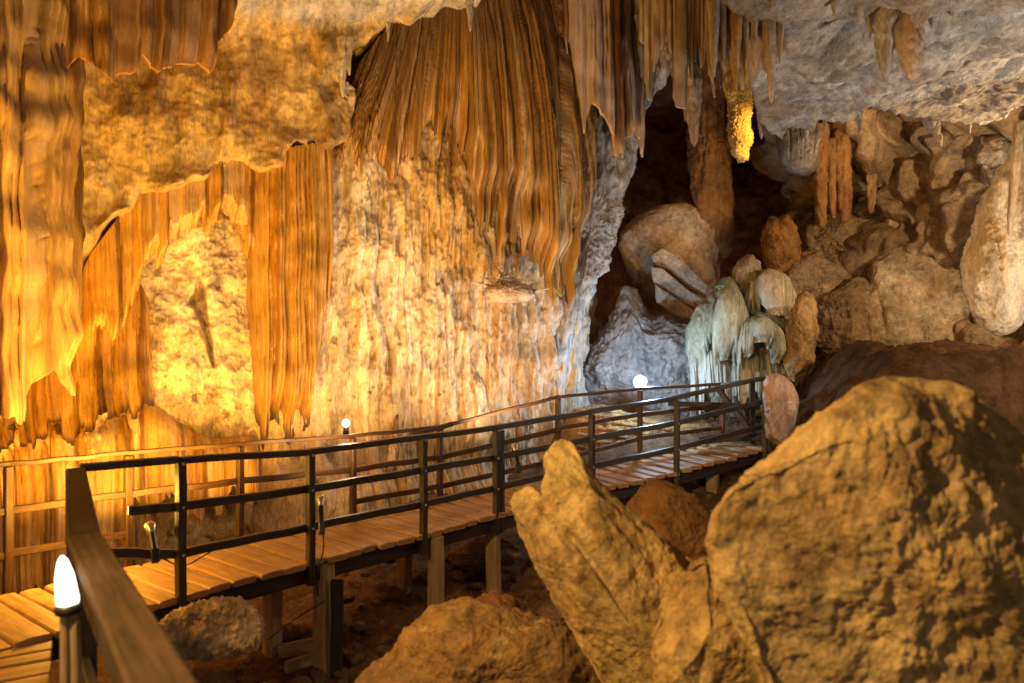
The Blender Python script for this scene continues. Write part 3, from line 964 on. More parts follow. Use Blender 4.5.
# ------------------------------------------------------------------ the gap: boulders and mounds
rock('boulder', 'big angular brown and grey boulder wedged in the dark gap', 'boulder',
     [(616, 240), (640, 212), (665, 204), (705, 203), (735, 209), (749, 216), (748, 240), (740, 270), (728, 300), (700, 335), (660, 345), (640, 310), (626, 268)],
     13.8, .8, .9, 4.0, .035, 1.6, .02, 0, 8, 8, .66, smooth_n=1, colf=cdef((.50, .40, .32), (.40, .23, .10), .9, 3, (.52, .46, .40), .5), res=(260, 140), seed=3)
slab = empty('slab', at(684, 312, 12.6), 'tilted pale stone slab split into parallel layers, lying against the big angular boulder', 'rock')
for k, (ol, D_) in enumerate([([(650, 256), (662, 248), (677, 255), (700, 277), (721, 297), (714, 304), (690, 289), (668, 270), (655, 265)], 12.75),
                              ([(651, 267), (662, 268), (690, 291), (714, 306), (708, 313), (684, 304), (664, 290), (653, 282)], 12.6),
                              ([(655, 284), (666, 291), (686, 305), (702, 316), (694, 321), (672, 314), (656, 302)], 12.5)]):
    rock('layer', None, None, ol, D_, .14, .3, 9.0, .010, 5, .006, 0, 8, 0, .66, colf=cdef((.62, .50, .40), (.46, .33, .23), 2.5, 4 + k), res=(260, 100), seed=5 + k, mat=M_BOULD, smooth_n=0, parent=slab)
rock('flowstone_mound', 'pointed grey mound lit blue white by the cold lamp', 'mound',
     [(566, 420), (574, 372), (590, 347), (610, 326), (617, 302), (625, 283), (635, 292), (644, 314), (664, 322), (692, 317), (708, 330), (722, 360), (726, 470), (560, 470)],
     12.1, .6, .8, 2.5, .14, 1.8, .06, .0, 6, 5, .74, colf=cdef((.27, .23, .21), (.14, .115, .105), 1.7, 7, (.07, .055, .045), .7), mat=M_PALE, center=(645, 390), res=(360, 160), seed=9)
rock('boulder', 'small grey boulder at the foot of the dark crevice', 'boulder',
     [(560, 350), (572, 335), (588, 332), (590, 350), (578, 372), (566, 380), (558, 365)], 11.9, .25, .3, 2.4, .05, 3, .02, 0, 8, 3, .8,
     colf=cdef((.42, .36, .31), (.28, .2, .14), 3, 1), res=(140, 70), seed=14)

FG = lambda a, b, sd: (lambda P, N: mixc(mixc(a, b, fbm(P * np.array([5, 5, .9]) + sd, 4) * 1.8 + .4), (.10, .10, .05), ss(.15, .45, fbm(P * np.array([8, 8, 1]) + sd + 5, 3)) * .6))
rock('flowstone_skirt', 'pale green grey rounded flowstone mass behind the end of the boardwalk', 'flowstone',
     [(688, 345), (694, 318), (706, 300), (722, 290), (740, 296), (756, 300), (776, 306), (790, 325), (794, 360), (784, 420), (700, 420), (690, 370)],
     11.72, .45, .6, 2.6, .07, 3, .02, .03, 10, 0, colf=FG((.46, .44, .33), (.34, .33, .22), 2), mat=M_PALE, center=(740, 375), res=(300, 140), seed=16)
curtain('flowstone_curtain', 'row of pale green dripping strands below the greenish mass', 'flowstone', [(690, 11.45), (740, 11.3), (793, 11.5)],
        ([690, 705, 720, 733, 745, 770, 793], [352, 340, 346, 358, 344, 340, 352]), ([690, 710, 730, 750, 770, 793], [408, 400, 412, 404, 398, 392]), 9, .10,
        lambda U, V: .10 * np.sin(np.pi * U) + .06 * V, .22, cc_drape((.50, .48, .38), (.36, .34, .24), (.58, .56, .50), (.14, .14, .08), .6), M_FLOW, .22, .009, 71, .5, wz=.05, tuck=.3)
def dome(label, nodes, top, bot, f, amp, R, cols, seed, group=None):
    curtain('flowstone_dome', label, 'flowstone', nodes, top, bot, f, amp, lambda U, V: R * np.sqrt(np.clip(np.sin(np.pi * U), 0, 1)) + .05 * V, .25, cols, M_PALE, .22, .008, seed, .5, wz=.08, tuck=.30, root=.10, side=.15, group=group)


GREENISH = cc_drape((.46, .45, .34), (.32, .33, .22), (.58, .56, .48), (.13, .13, .07), .6)
CREAMY = cc_drape((.60, .48, .35), (.46, .33, .19), (.66, .58, .46), (.16, .19, .06), .5)
dome('pale cone of ribbed flowstone with a narrow top left of the striped dome', [(698, 11.5), (724, 11.3), (748, 11.4)], ([698, 712, 724, 732, 740, 748], [330, 308, 286, 276, 296, 322]),
     ([698, 710, 722, 734, 748], [350, 356, 352, 358, 350]), 10, .06, .22, GREENISH, 81)
dome('wide low tier of green grey flowstone under the striped dome', [(728, 11.3), (756, 11.15), (784, 11.3)], ([728, 742, 758, 772, 784], [336, 320, 314, 320, 338]),
     ([728, 740, 756, 770, 784], [362, 370, 360, 366, 356]), 10, .06, .25, GREENISH, 84)
dome('cream dome with green and amber stripes beside the knobbly peak', [(742, 11.6), (768, 11.4), (795, 11.5)], ([742, 754, 768, 780, 788, 795], [300, 278, 268, 271, 284, 306]),
     ([742, 754, 766, 776, 786, 795], [312, 318, 324, 334, 338, 322]), 9, .05, .30, CREAMY, 87)
dome('small brownish tier of flowstone left of the pale cone', [(688, 11.8), (700, 11.65), (716, 11.7)], ([688, 696, 704, 716], [326, 314, 308, 318]),
     ([688, 700, 716], [352, 358, 352]), 10, .05, .2, GREENISH, 90)
rock('flowstone_peak', 'pale knobbly peak of stone above the green skirt', 'flowstone',
     [(731, 300), (732, 272), (738, 260), (748, 254), (760, 260), (763, 278), (766, 300)], 11.75, .3, .3, 2.3, .06, 3, .02, 0, 8, 3, .75,
     colf=cdef((.52, .42, .33), (.40, .30, .22), 3, 9), mat=M_PALE, res=(180, 90), seed=18)
rock('pitted_rock', 'amber pitted rock right of the striped dome', 'rock',
     [(783, 345), (788, 318), (795, 300), (804, 291), (813, 298), (817, 320), (816, 350), (812, 380), (786, 384)], 11.3, .35, .4, 2.3, .07, 3, .025, .02, 6, 2, .8,
     colf=cdef((.48, .31, .13), (.36, .20, .075), 3, 6, DARK, .4), mat=M_PALE, res=(200, 100), seed=21)
rock('boulder', 'orange twin topped rock beside the black hollow', 'boulder',
     [(761, 246), (764, 224), (771, 215), (779, 220), (786, 214), (794, 222), (801, 240), (800, 268), (780, 275), (764, 266)], 12.6, .4, .5, 2.3, .07, 3, .03, 0, 8, 3, .8,
     colf=cdef((.42, .22, .07), (.30, .15, .05), 2, 2), res=(200, 100), seed=22)

# right hand back wall: individually readable masses
BR = (.44, .32, .18); BR2 = (.28, .19, .10); TN = (.54, .43, .29); GRB = (.46, .40, .32)
BACK = [
    ('boulder', 'broad smooth brown boulder under the thin columns', [(812, 240), (818, 218), (840, 210), (866, 212), (884, 224), (888, 246), (862, 262), (826, 262)], 13.0, .5, BR, BR2, 0, 4),
    ('boulder', 'lumpy brown boulder below the orange twin topped rock', [(786, 290), (790, 262), (808, 248), (832, 250), (846, 266), (842, 292), (824, 306), (798, 304)], 12.5, .45, BR, BR2, 0, 3),
    ('boulder', 'low rounded boulder just above the earth bank', [(818, 350), (826, 308), (846, 290), (872, 286), (884, 306), (886, 352), (850, 372)], 12.0, .5, (.30, .2, .1), BR2, 0, 3),
    ('flowstone_dome', 'large smooth sagging dome of brown flowstone above the bank', [(872, 352), (876, 300), (892, 268), (922, 250), (956, 256), (984, 280), (996, 320), (998, 356), (930, 372)], 12.1, .7, TN, BR2, .05, 0),
    ('boulder', 'pale brown dome shaped boulder under the stone stump', [(852, 262), (862, 240), (886, 232), (912, 236), (926, 250), (914, 270), (880, 278)], 12.7, .45, TN, BR, 0, 3),
    ('boulder', 'large bulging rock with a smooth tan face below the ceiling', [(884, 200), (888, 162), (900, 136), (930, 126), (956, 134), (966, 156), (950, 186), (924, 204)], 12.9, .5, TN, GRB, .02, 5),
    ('boulder', 'tan boulder tucked beneath the grey block', [(950, 206), (958, 186), (984, 180), (1008, 186), (1014, 206), (1000, 226), (966, 226)], 11.8, .4, (.40, .28, .13), BR, 0, 4),
    ('boulder', 'small brown boulder left of the tan boulder', [(922, 214), (930, 200), (948, 198), (956, 210), (950, 224), (930, 226)], 12.2, .3, BR, BR2, 0, 3),
    ('boulder', 'grey block of rock high under the ceiling edge', [(984, 180), (986, 130), (1006, 112), (1050, 100), (1060, 190), (1010, 192)], 11.2, .5, GRB, (.25, .2, .15), 0, 5),
    ('boulder', 'dark brown boulder in the shade left of the hanging rock', [(936, 250), (944, 228), (972, 224), (992, 236), (990, 262), (960, 270)], 12.2, .4, (.2, .12, .06), DARK, 0, 4),
    ('stone_stump', 'stone stump with a flat cap between the boulders', [(884, 236), (886, 216), (884, 208), (894, 203), (906, 207), (904, 218), (908, 238)], 12.6, .22, TN, BR, 0, 0),
    ('boulder', 'wide brown boulder filling the foot of the back wall', [(980, 350), (984, 296), (1010, 270), (1050, 262), (1070, 360)], 11.4, .5, BR, BR2, 0, 4),
    ('boulder', 'dark rock mass hanging behind the thin orange columns', [(848, 200), (850, 140), (868, 118), (892, 120), (896, 170), (886, 204)], 13.2, .4, (.27, .19, .11), BR2, .05, 3),
]
for k, (nm, lab, ol, D, t, a, b, st, fc) in enumerate(BACK):
    ctr = np.mean(ol, 0)
    ol = [tuple(ctr + (np.array(q) - ctr) * 1.2) for q in ol]
    rock(nm, lab, nm if nm == 'boulder' else 'rock formation', ol, D + .3, t * .9, t * 1.2, 2.4, .16, 1.2, .03, st * .8, 5, fc + 2, .72,
         colf=cdef(a, b, 1.6, k * 7, (.1, .06, .03), .5), mat=M_BOULD, res=(240, 120), seed=60 + k, lean=.25)
for k, (px, y0, y1, r, lab) in enumerate([(819, 222, 138, .13, 'leftmost and tallest of the knobbly orange columns by the black hollow'),
                                          (831, 214, 152, .075, 'shortest knobbly orange column, standing between two others'),
                                          (843, 218, 126, .15, 'thick knobbly orange column reaching the ceiling'),
                                          (871, 208, 118, .10, 'slim tan column right of the orange columns')]):
    stalactite('dripstone_column', lab, px, 12.6, y1 - 14, y0 + 6, r, csimple((.40, .22, .075) if k < 3 else (.42, .32, .2), (.27, .14, .05)), M_PALE, 70 + k, 3 - k, .22, .30, 'slim columns on the right cave wall', flutes=3)
    bpy.context.scene.collection.objects[-1]['category'] = 'column'
rock('grey_curtain', 'short slate grey curtain of rock beside the orange columns', 'flowstone', [(782, 120), (816, 118), (818, 160), (812, 174), (788, 176), (780, 150)], 12.2, .25, .3, 2.4, .04, 3, .02, .05, 10,
     colf=cdef((.20, .19, .19), (.13, .11, .1), 2, 5), mat=M_FLOW, res=(160, 90), seed=91)
stalactite('stalactite', 'white crooked claw of stone sticking out below the ceiling edge', 926, 9.4, 112, 147, .10, csimple((.58, .50, .42), (.42, .33, .25)), M_PALE, 93, 16, .8, .5, nth=50)

# hanging drapery at the right edge
rock('hanging_drapery', 'bulbous tan hanging drapery at the right edge above the bank', 'flowstone',
     [(1016, 140), (1060, 120), (1110, 160), (1110, 320), (1050, 330), (1022, 310), (1010, 330), (996, 332), (978, 318), (967, 292), (970, 262), (980, 238), (988, 208), (1002, 168)], 7.6, .45, .5, 2.2,
     .05, 2.5, .02, .05, 7, colf=lambda P, N: mixc(mixc((.68, .54, .36), (.50, .36, .19), fbm(P * np.array([5, 5, .8]), 4) * 1.7 + .35), (.16, .09, .04), ss(.15, .45, fbm(P * np.array([7, 7, 1]) + 8, 4)) * .7),
     mat=M_PALE, center=(1040, 245), res=(360, 160), seed=33)
stalactite('stalactite', 'thin pale spike of stone against the right edge drapery', 1020, 7.0, 120, 236, .05, csimple((.60, .46, .28), (.45, .3, .15)), M_PALE, 95, -10, .35, .2)

# pink rock at the boardwalk end
rock('boulder', 'pinkish pale rock beside the last railing post', 'boulder',
     [(764, 392), (768, 376), (780, 374), (792, 384), (798, 402), (796, 424), (786, 446), (770, 446), (766, 420)], 9.35, .2, .25, 2.3, .03, 4, .015, .02, 9, 2, .82,
     colf=cdef((.52, .36, .28), (.38, .24, .17), 3, 8), mat=M_PALE, res=(160, 80), seed=35)

# foreground rocks
NEARC = lambda a, b, sd: (lambda P, N: mixc(mixc(mixc(a, b, fbm(P * 2.2 + sd, 5, .6) * 1.8 + .4), (.14, .075, .03), ss(.08, .4, fbm(P * 5 + sd + 20, 5, .65)) * .75),
                                            (.50, .38, .2), ss(.2, .5, fbm(P * 9 + sd, 4, .6)) * .5))


def big_extra(P, N):
    x = P @ np.array([.80, .1, .60]); y = P @ np.array([.60, 0, -.80])
    w = perlin(P * 1.6)[..., None] * .15
    g = fbm(np.stack([x * 1.7, P[..., 1] * 1.2, y * .55], -1) + w + 2.3, 3, .45, kind='ridge')
    msk = ss(-.2, .25, fbm(P * 1.3 + 2, 3) + .9 * (P[..., 0] - 1.15))
    q = P * np.array([1, 1, .6])
    return .10 * g - .085 + msk * (.055 * fbm(q * 6 + 3, 5, .6) + .016 * fbm(P * 18, 3, .6)) + .024 * fbm(P * 8 + 7, 5, .62)


rock('foreground_boulder', 'huge pitted tan boulder filling the lower right corner', 'boulder',
     [(712, 530), (719, 496), (738, 470), (768, 454), (794, 430), (816, 408), (846, 386), (880, 370), (918, 369), (960, 382), (1004, 406), (1034, 440), (1090, 500), (1180, 560), (1290, 640), (1320, 800),
     (820, 800), (770, 720), (744, 650), (724, 580)], 2.75, .55, .6, 2.5, .05, 1.3, .006, 0, 8, 3, .80, colf=NEARC((.42, .30, .14), (.30, .19, .08), 3), mat=M_NEAR,
     center=(940, 600), res=(600, 300), seed=40, extra=big_extra)


def slab_extra(P, N):
    ax = np.array([.72, .1, .69])
    x = (P @ ax)
    y = P @ np.array([.69, 0, -.72])
    g = fbm(np.stack([x * 5, P[..., 1] * 2, y * .8], -1) + 5, 3, .5, kind='ridge')
    g2 = fbm(np.stack([x * 16, P[..., 1] * 8, y * 4], -1) + 9, 4, .6)
    face = np.clip(-N[..., 1], 0, 1)
    t = x * 3.1 + .25 * perlin(P * 2.5)
    t = t - np.floor(t)
    return .012 * g + face * (.05 * g - .035 * np.exp(-((t - .5) / .10) ** 2)) + .02 * fbm(P * 7, 4, .6) + .014 * g2


rock('tilted_rock', 'tall pointed tan rock leaning left in front of the boardwalk', 'rock',
     [(517, 524), (511, 506), (517, 492), (528, 488), (537, 492), (541, 494), (542, 480), (546, 458), (557, 438), (569, 442), (582, 460), (598, 478), (622, 504), (652, 530), (684, 552), (720, 580), (760, 620), (800, 700), (830, 800),
      (700, 800), (655, 760), (616, 700), (588, 652), (560, 604), (534, 562)], 3.5, .34, .35, 1.7, .018, 3.0, .008, 0, 8, 4, .8, colf=NEARC((.42, .30, .125), (.29, .18, .07), 9), mat=M_NEAR,
     center=(650, 655), res=(700, 260), seed=42, extra=slab_extra, smooth_n=1)
rock('foreground_boulder', 'brown rough rock filling the dip between the leaning rock and huge boulder', 'boulder',
     [(640, 660), (664, 592), (688, 562), (710, 548), (738, 552), (780, 600), (840, 700), (830, 800), (650, 800)], 3.05, .35, .5, 2.6, .05, 2.2, .012, 0, 8, 3, .8,
     colf=NEARC((.42, .30, .13), (.29, .18, .07), 15), mat=M_NEAR, center=(710, 690), res=(360, 180), seed=44, extra=big_extra)
rock('boulder', 'smooth dark brown mound of rock under the far stretch of boardwalk', 'boulder',
     [(612, 560), (622, 512), (640, 490), (664, 482), (688, 488), (706, 502), (722, 520), (760, 540), (790, 620), (640, 640), (606, 610)], 6.3, .5, .6, 2.3, .07, 2, .02, 0, 8, 3, .82,
     colf=cdef((.24, .125, .045), (.15, .08, .03), 2, 13, DARK, .4), mat=M_NEAR, center=(680, 560), res=(300, 150), seed=45)
rock('foreground_boulder', 'low brown mound of rock at the bottom middle', 'boulder',
     [(300, 740), (350, 682), (390, 652), (420, 612), (446, 597), (470, 596), (498, 612), (530, 622), (552, 618), (580, 640), (606, 668), (660, 760), (480, 800)], 4.3, .5, .6, 2.2, .06, 2.2, .02, 0, 8, 4, .8,
     colf=NEARC((.26, .15, .058), (.19, .105, .04), 21), mat=M_NEAR, center=(480, 700), res=(420, 200), seed=46, extra=lambda P, N: .02 * fbm(P * 9, 4, .6))
rock('boulder', 'pale pockmarked boulder under the near boardwalk', 'boulder',
     [(158, 650), (162, 622), (184, 606), (214, 598), (244, 600), (260, 616), (262, 640), (246, 654), (214, 660), (180, 662)], 4.9, .2, .25, 2.3, .06, 4, .035, 0, 8, 3, .8,
     colf=cdef((.66, .48, .28), (.50, .33, .17), 4, 17, (.2, .12, .06), .5), mat=M_PALE, res=(260, 130), seed=47)
rock('boulder', 'flat grey brown rock lying in the dark between the support posts', 'boulder',
     [(440, 566), (450, 550), (474, 540), (500, 538), (520, 548), (518, 562), (490, 570), (460, 572)], 8.6, .3, .4, 2.4, .05, 4, .02, 0, 8, 3, .8, colf=cdef((.30, .2, .12), (.2, .12, .07), 3, 3), res=(160, 80), seed=48,
     strata=((0, .3, 1), 9, .02))
rock('boulder', 'reddish knobbly rock on the rubble right of the posts', 'boulder', [(460, 628), (470, 600), (496, 590), (524, 600), (548, 628), (530, 650), (480, 650)], 6.2, .3, .4, 2.2, .06, 4, .03, 0, 8, 3, .8,
     colf=cdef((.26, .13, .055), (.17, .08, .03), 3, 13), res=(160, 80), seed=49)
# layered bank beyond the boardwalk
rock('layered_rock', 'amber layered ledge of rock behind the far railing', 'rock',
     [(556, 470), (562, 424), (576, 408), (600, 404), (640, 416), (672, 424), (716, 424), (740, 440), (740, 490), (560, 500)], 11.0, .35, .4, 2.3, .05, 2.5, .02, 0, 8, 0,
     colf=cdef((.40, .22, .085), (.26, .13, .05), 2.5, 3, DARK, .5), mat=M_BOULD, center=(650, 460), res=(320, 140), seed=51, strata=((.1, .35, 1), 11, .035))
# dark stalagmites in front of the lit wall
stalactite('stalagmite', 'dark leaning stalagmite spike before the lit wall', 389, 9.3, 480, 414, .075, csimple((.14, .08, .04), (.08, .045, .02)), M_PALE, 101, 9, .45, .35, up=True)
stalactite('stalagmite', 'stubby dark stalagmite by the amber ledge', 551, 10.4, 470, 434, .10, csimple((.16, .09, .04), (.09, .05, .02)), M_PALE, 104, 4, .6, .3, up=True)


# calcite sticks on the wall
def sticks():
    bm = bmesh.new()
    rs = random.Random(4)
    for k in range(26):
        x = rs.uniform(486, 532); y = 296 - 18 * math.exp(-((x - 505) / 14) ** 2) - rs.uniform(0, 6)
        a = vat(x, y, 10.25)
        ang = rs.uniform(-.3, 3.4)
        b = a + Vector((math.cos(ang) * rs.uniform(.08, .3), rs.uniform(-.15, .1), abs(math.sin(ang)) * rs.uniform(.05, .22)))
        d = (b - a); n = d.orthogonal().normalized(); m = d.cross(n).normalized()
        r = rs.uniform(.012, .03)
        ring = []
        for p, q in ((a, r), ((a + b) / 2 + n * .02, r * .8), (b, r * .3)):
            ring.append([bm.verts.new(p + (n * math.cos(t) + m * math.sin(t)) * q) for t in [i * math.tau / 6 for i in range(6)]])
        for i in range(2):
            for j in range(6):
                bm.faces.new((ring[i][j], ring[i][(j + 1) % 6], ring[i + 1][(j + 1) % 6], ring[i + 1][j]))
        bm.faces.new(ring[0][::-1]); bm.faces.new(ring[2])
    me = bpy.data.meshes.new('calcite_spray'); bm.to_mesh(me); bm.free()
    ca = me.color_attributes.new('mineral', 'FLOAT_COLOR', 'POINT')
    ca.data.foreach_set('color', np.tile(np.array([.58, .50, .42, 1], np.float32), len(me.vertices)))
    return link('calcite_sticks', me, M_PALE, None)


shelf = empty('calcite_shelf', at(510, 292, 10.4), 'crusty white calcite shelf with twig like sprays on the lit wall', 'calcite shelf')
rock('shelf_crust', None, None, [(482, 292), (495, 284), (515, 282), (530, 286), (538, 296), (520, 303), (495, 302)], 10.15, .2, .5, 2.2, .03, 6, .03, 0, 8, 0,
     colf=cdef((.54, .44, .34), (.36, .25, .16), 4, 3), mat=M_PALE, res=(120, 60), seed=55, parent=shelf)
sp = sticks(); sp.name = 'spray'; sp.parent = shelf; sp.location = -shelf.location


# ------------------------------------------------------------------ timber helpers
class MB:
    """collects boards and bars into one mesh"""
    def __init__(s):
        s.bm = bmesh.new()
        s.uv = s.bm.loops.layers.uv.new('grain')

    def bar(s, p0, p1, w, h, up=(0, 0, 1), seg=1, jit=0.0, bev=.006, round_top=0.0, taper=1.0):
        p0, p1 = Vector(p0), Vector(p1)
        d = (p1 - p0); L = d.length; d.normalize()
        up = Vector(up)
        side = d.cross(up)
        if side.length < 1e-4: side = d.cross(Vector((1, 0, 0)))
        side.normalize(); up = side.cross(d).normalized()
        hw, hh = w / 2, h / 2
        b = min(bev, hw * .45, hh * .45)
        prof = [(-hw + b, -hh), (hw - b, -hh), (hw, -hh + b), (hw, hh - b), (hw - b, hh), (0, hh + round_top), (-hw + b, hh), (-hw, hh - b), (-hw, -hh + b)]
        rings = []
        ou, ov = random.uniform(0, 50), random.uniform(0, 50)
        ts = [0] + [min(b * .6, L * .1) / L] + [(i) / seg for i in range(1, seg)] + [1 - min(b * .6, L * .1) / L] + [1]
        for k, t in enumerate(ts):
            sc = (.86 if k in (0, len(ts) - 1) else 1.0) * (1 + (taper - 1) * t)
            off = side * random.uniform(-jit, jit) + up * random.uniform(-jit, jit) if 0 < t < 1 else Vector()
            c = p0 + d * (L * t) + off
            rings.append([s.bm.verts.new(c + side * x * sc + up * y * sc) for x, y in prof])
        per = [0]
        for i in range(len(prof)):
            a, b2 = prof[i], prof[(i + 1) % len(prof)]
            per.append(per[-1] + math.hypot(a[0] - b2[0], a[1] - b2[1]))
        n = len(prof)
        for i in range(len(ts) - 1):
            for j in range(n):
                f = s.bm.faces.new((rings[i][j], rings[i][(j + 1) % n], rings[i + 1][(j + 1) % n], rings[i + 1][j]))
                uvs = [(ts[i] * L, per[j]), (ts[i] * L, per[j + 1]), (ts[i + 1] * L, per[j + 1]), (ts[i + 1] * L, per[j])]
                for lp, q in zip(f.loops, uvs): lp[s.uv].uv = (q[0] + ou, q[1] + ov)
        for r in (rings[0][::-1], rings[-1]):
            f = s.bm.faces.new(r)
            for lp in f.loops: lp[s.uv].uv = (ou + lp.vert.co.x, ov + lp.vert.co.z)
        return s

    def lathe(s, p0, p1, prof, n=20):
        """prof = [(t, r)] along p0-p1"""
        p0, p1 = Vector(p0), Vector(p1)
        d = (p1 - p0); e = d.normalized(); a = e.orthogonal().normalized(); b = e.cross(a)
        rings = [[s.bm.verts.new(p0 + d * t + (a * math.cos(k * math.tau / n) + b * math.sin(k * math.tau / n)) * max(r, .0008)) for k in range(n)] for t, r in prof]
        for i in range(len(rings) - 1):
            for j in range(n):
                f = s.bm.faces.new((rings[i][j], rings[i][(j + 1) % n], rings[i + 1][(j + 1) % n], rings[i + 1][j]))
                f.smooth = True
        s.bm.faces.new(rings[0][::-1]); s.bm.faces.new(rings[-1])
        return s

    def build(s, name, mat, parent=None):
        bmesh.ops.recalc_face_normals(s.bm, faces=s.bm.faces[:])
        me = bpy.data.meshes.new(name)
        s.bm.to_mesh(me); s.bm.free()
        return link(name, me, mat, parent)


# ------------------------------------------------------------------ boardwalk
FRONT = [  # px of post, depth, deck py, rail py
    (178, 5.30, 594, 460), (308, 6.20, 560, 452), (421, 7.05, 533, 437), (494, 7.80, 514, 428), (590, 8.5, 490, 412), (675, 9.1, 471, 398), (763, 9.8, 447, 378)]
fd = [at(p, d, Y) for p, Y, d, r in FRONT]           # deck points under the posts
ft = [at(p, r, Y) for p, Y, d, r in FRONT]           # rail tops
e = (fd[0] - fd[1]); e /= np.linalg.norm(e[:2])
startF = fd[0] + e * 1.25; startF[2] = 0.0
edge = chaikin(np.array([startF] + [np.array(p) for p in fd] + [fd[-1] + (fd[-1] - fd[-2]) * .25]), 2, False)
seg = np.linalg.norm(np.diff(edge, axis=0), axis=1); es = np.concatenate([[0], np.cumsum(seg)])
WID = .95


def on_edge(s):
    return np.array([np.interp(s, es, edge[:, k]) for k in range(3)])


def frame_at(s):
    a, b = on_edge(max(0, s - .35)), on_edge(min(es[-1], s + .35))
    t = b - a; t /= np.linalg.norm(t[:2])
    return t, np.array([-t[1], t[0], 0])


walk = empty('boardwalk', (edge[4][0], edge[4][1], 0), 'long weathered plank boardwalk running along the lit cave wall', 'boardwalk')
deck = MB()
s = .05
while s < es[-1] - .05:
    w = random.uniform(.15, .22)
    p = on_edge(s + w / 2); t, n = frame_at(s + w / 2)
    a = p - n * random.uniform(.02, .07); b = p + n * (WID + random.uniform(.0, .06))
    dz = random.uniform(-.008, .006)
    sk = t * random.uniform(-.014, .014)
    deck.bar(a + sk + (0, 0, dz - .024), b - sk + (0, 0, dz - .024 + random.uniform(-.006, .006)), w - random.uniform(.008, .02), .048, seg=3, jit=.003, bev=.012, round_top=.006)
    s += w
deck.build('deck', M_PLANK, walk)
for off in (.06, WID - .06):
    m = MB()
    pts = [on_edge(x) + frame_at(x)[1] * off - np.array([0, 0, .125]) for x in np.linspace(.02, es[-1], 9)]
    for a, b in zip(pts[:-1], pts[1:]): m.bar(a, b + (b - a) * .003, .08, .14, seg=2, jit=.004)
    m.build('stringer', M_DARKW, walk)
# support posts: px, depth, py top, width
SUP = [(272, 6.75, .14), (325, 6.35, .15), (436, 7.15, .13), (494, 7.95, .13), (608, 9.2, .13), (712, 9.55, .14), (150, 5.45, .13), (404, 8.0, .13)]
for px, Y, w in SUP:
    top = on_edge(np.argmin([0]));
    X = (px - CX) / F * Y
    k = np.argmin(np.hypot(edge[:, 0] - X, edge[:, 1] - Y))
    zt = edge[k][2] - .055
    g = float(gz(np.array([X]), np.array([Y]))[0]) - .12
    m = MB()
    m.bar((X, Y, g), (X + random.uniform(-.02, .02), Y, zt - .0), w, w * .9, up=(.5, .8, 0), seg=4, jit=.005, bev=.012)
    m.build('support_post', M_POSTW, walk)
m = MB(); m.bar(at(337, 580, 6.28), at(337, 676, 6.28), .055, .1, seg=3, jit=.004); m.build('support_post', M_DARKW, walk)
m = MB(); m.bar(at(280, 652, 6.7), at(330, 641, 6.5), .05, .12, seg=3, jit=.004); m.build('tie_beam', M_POSTW, walk)
m = MB(); m.bar(at(286, 668, 6.3), at(322, 655, 6.6), .05, .1, seg=2, jit=.004); m.build('tie_beam', M_POSTW, walk)


def post(m, base, top, w=.062):
    m.bar(base, top, w, w, up=(.55, .8, 0), seg=5, jit=.003, bev=.006)


# front railing
fr = empty('railing', fd[0], 'dark painted railing with three bars along the front of the boardwalk', 'railing')
LEFT = at(80, 468, 4.95)
tops = [LEFT] + ft
for b, tp in zip(fd, ft):
    t, n = frame_at(es[np.argmin(np.linalg.norm(edge - b, axis=1))])
    m = MB(); o = -n * .035
    post(m, b + o - (0, 0, .20), tp + o - (0, 0, .01))
    po = m.build('post', M_BLACK, fr)
    for fr_ in (.975, .655, .30):
        q = b * (1 - fr_) + tp * fr_ - n * .066
        m = MB(); m.lathe(q, q - n * .012, [(0, .011), (.7, .011), (1, .007)], 8)
        bo = m.build('bolt', M_STEEL, None); bo.parent = po; bo.matrix_parent_inverse = Matrix.Identity(4)
m = MB(); post(m, fd[3] + np.array([.075, .06, -.2]), ft[3] + np.array([.075, .06, -.03]), .055); m.build('post', M_BLACK, fr)
for a, b in zip(tops[:-1], tops[1:]):
    m = MB(); m.bar(a + (0, 0, .0), b + (b - a) * .004, .075, .05, seg=5, jit=.004); m.build('top_rail', M_BLACK, fr)
LB = [startF + e * -.05] + fd
for frac, nm in ((.655, 'middle_rail'), (.30, 'lower_rail')):
    first = at(128, 511, 5.12) if frac > .5 else at(105, 553, 5.0)
    pts = [first] + [b * (1 - frac) + tp * frac for b, tp in zip(fd, ft)]
    for a, b in zip(pts[:-1], pts[1:]):
        m = MB(); m.bar(a, b + (b - a) * .004, .05, .062, seg=5, jit=.005); m.build(nm, M_BLACK, fr)

# rear railing
rr = empty('railing', on_edge(2.0) + frame_at(2.0)[1] * WID, 'reddish brown weathered railing along the wall side of the boardwalk', 'railing')
REAR = [(-160, 5.0, 620, 478), (8, 5.75, 580, 464), (128, 6.3, 556, 453), (240, 6.85, 537, 444), (353, 7.56, 520, 436), (440, 8.36, 503, 427), (558, 9.35, 478, 397), (640, 10.0, 452, 389), (722, 10.5, 440, 384)]
rb = [at(p, d, Y) for p, Y, d, r in REAR]; rt = [at(p, r, Y) for p, Y, d, r in REAR]
for b, tp in zip(rb, rt):
    m = MB(); post(m, b - (0, 0, .3), tp - (0, 0, .02), .058); m.build('post', M_REDRAIL, rr)
for a, b in zip(rt[:-1], rt[1:]):
    m = MB(); m.bar(a, b + (b - a) * .01, .045, .038, seg=5, jit=.006); m.build('top_rail', M_REDRAIL, rr)
for frac, nm in ((.60, 'middle_rail'), (.22, 'lower_rail')):
    pts = [b * (1 - frac) + tp * frac for b, tp in zip(rb, rt)]
    for i, (a, b) in enumerate(zip(pts[:-1], pts[1:])):
        if frac < .5 and i in (2, 3): continue
        m = MB(); m.bar(a, b + (b - a) * .01, .035, .058, seg=5, jit=.006); m.build(nm, M_REDRAIL, rr)
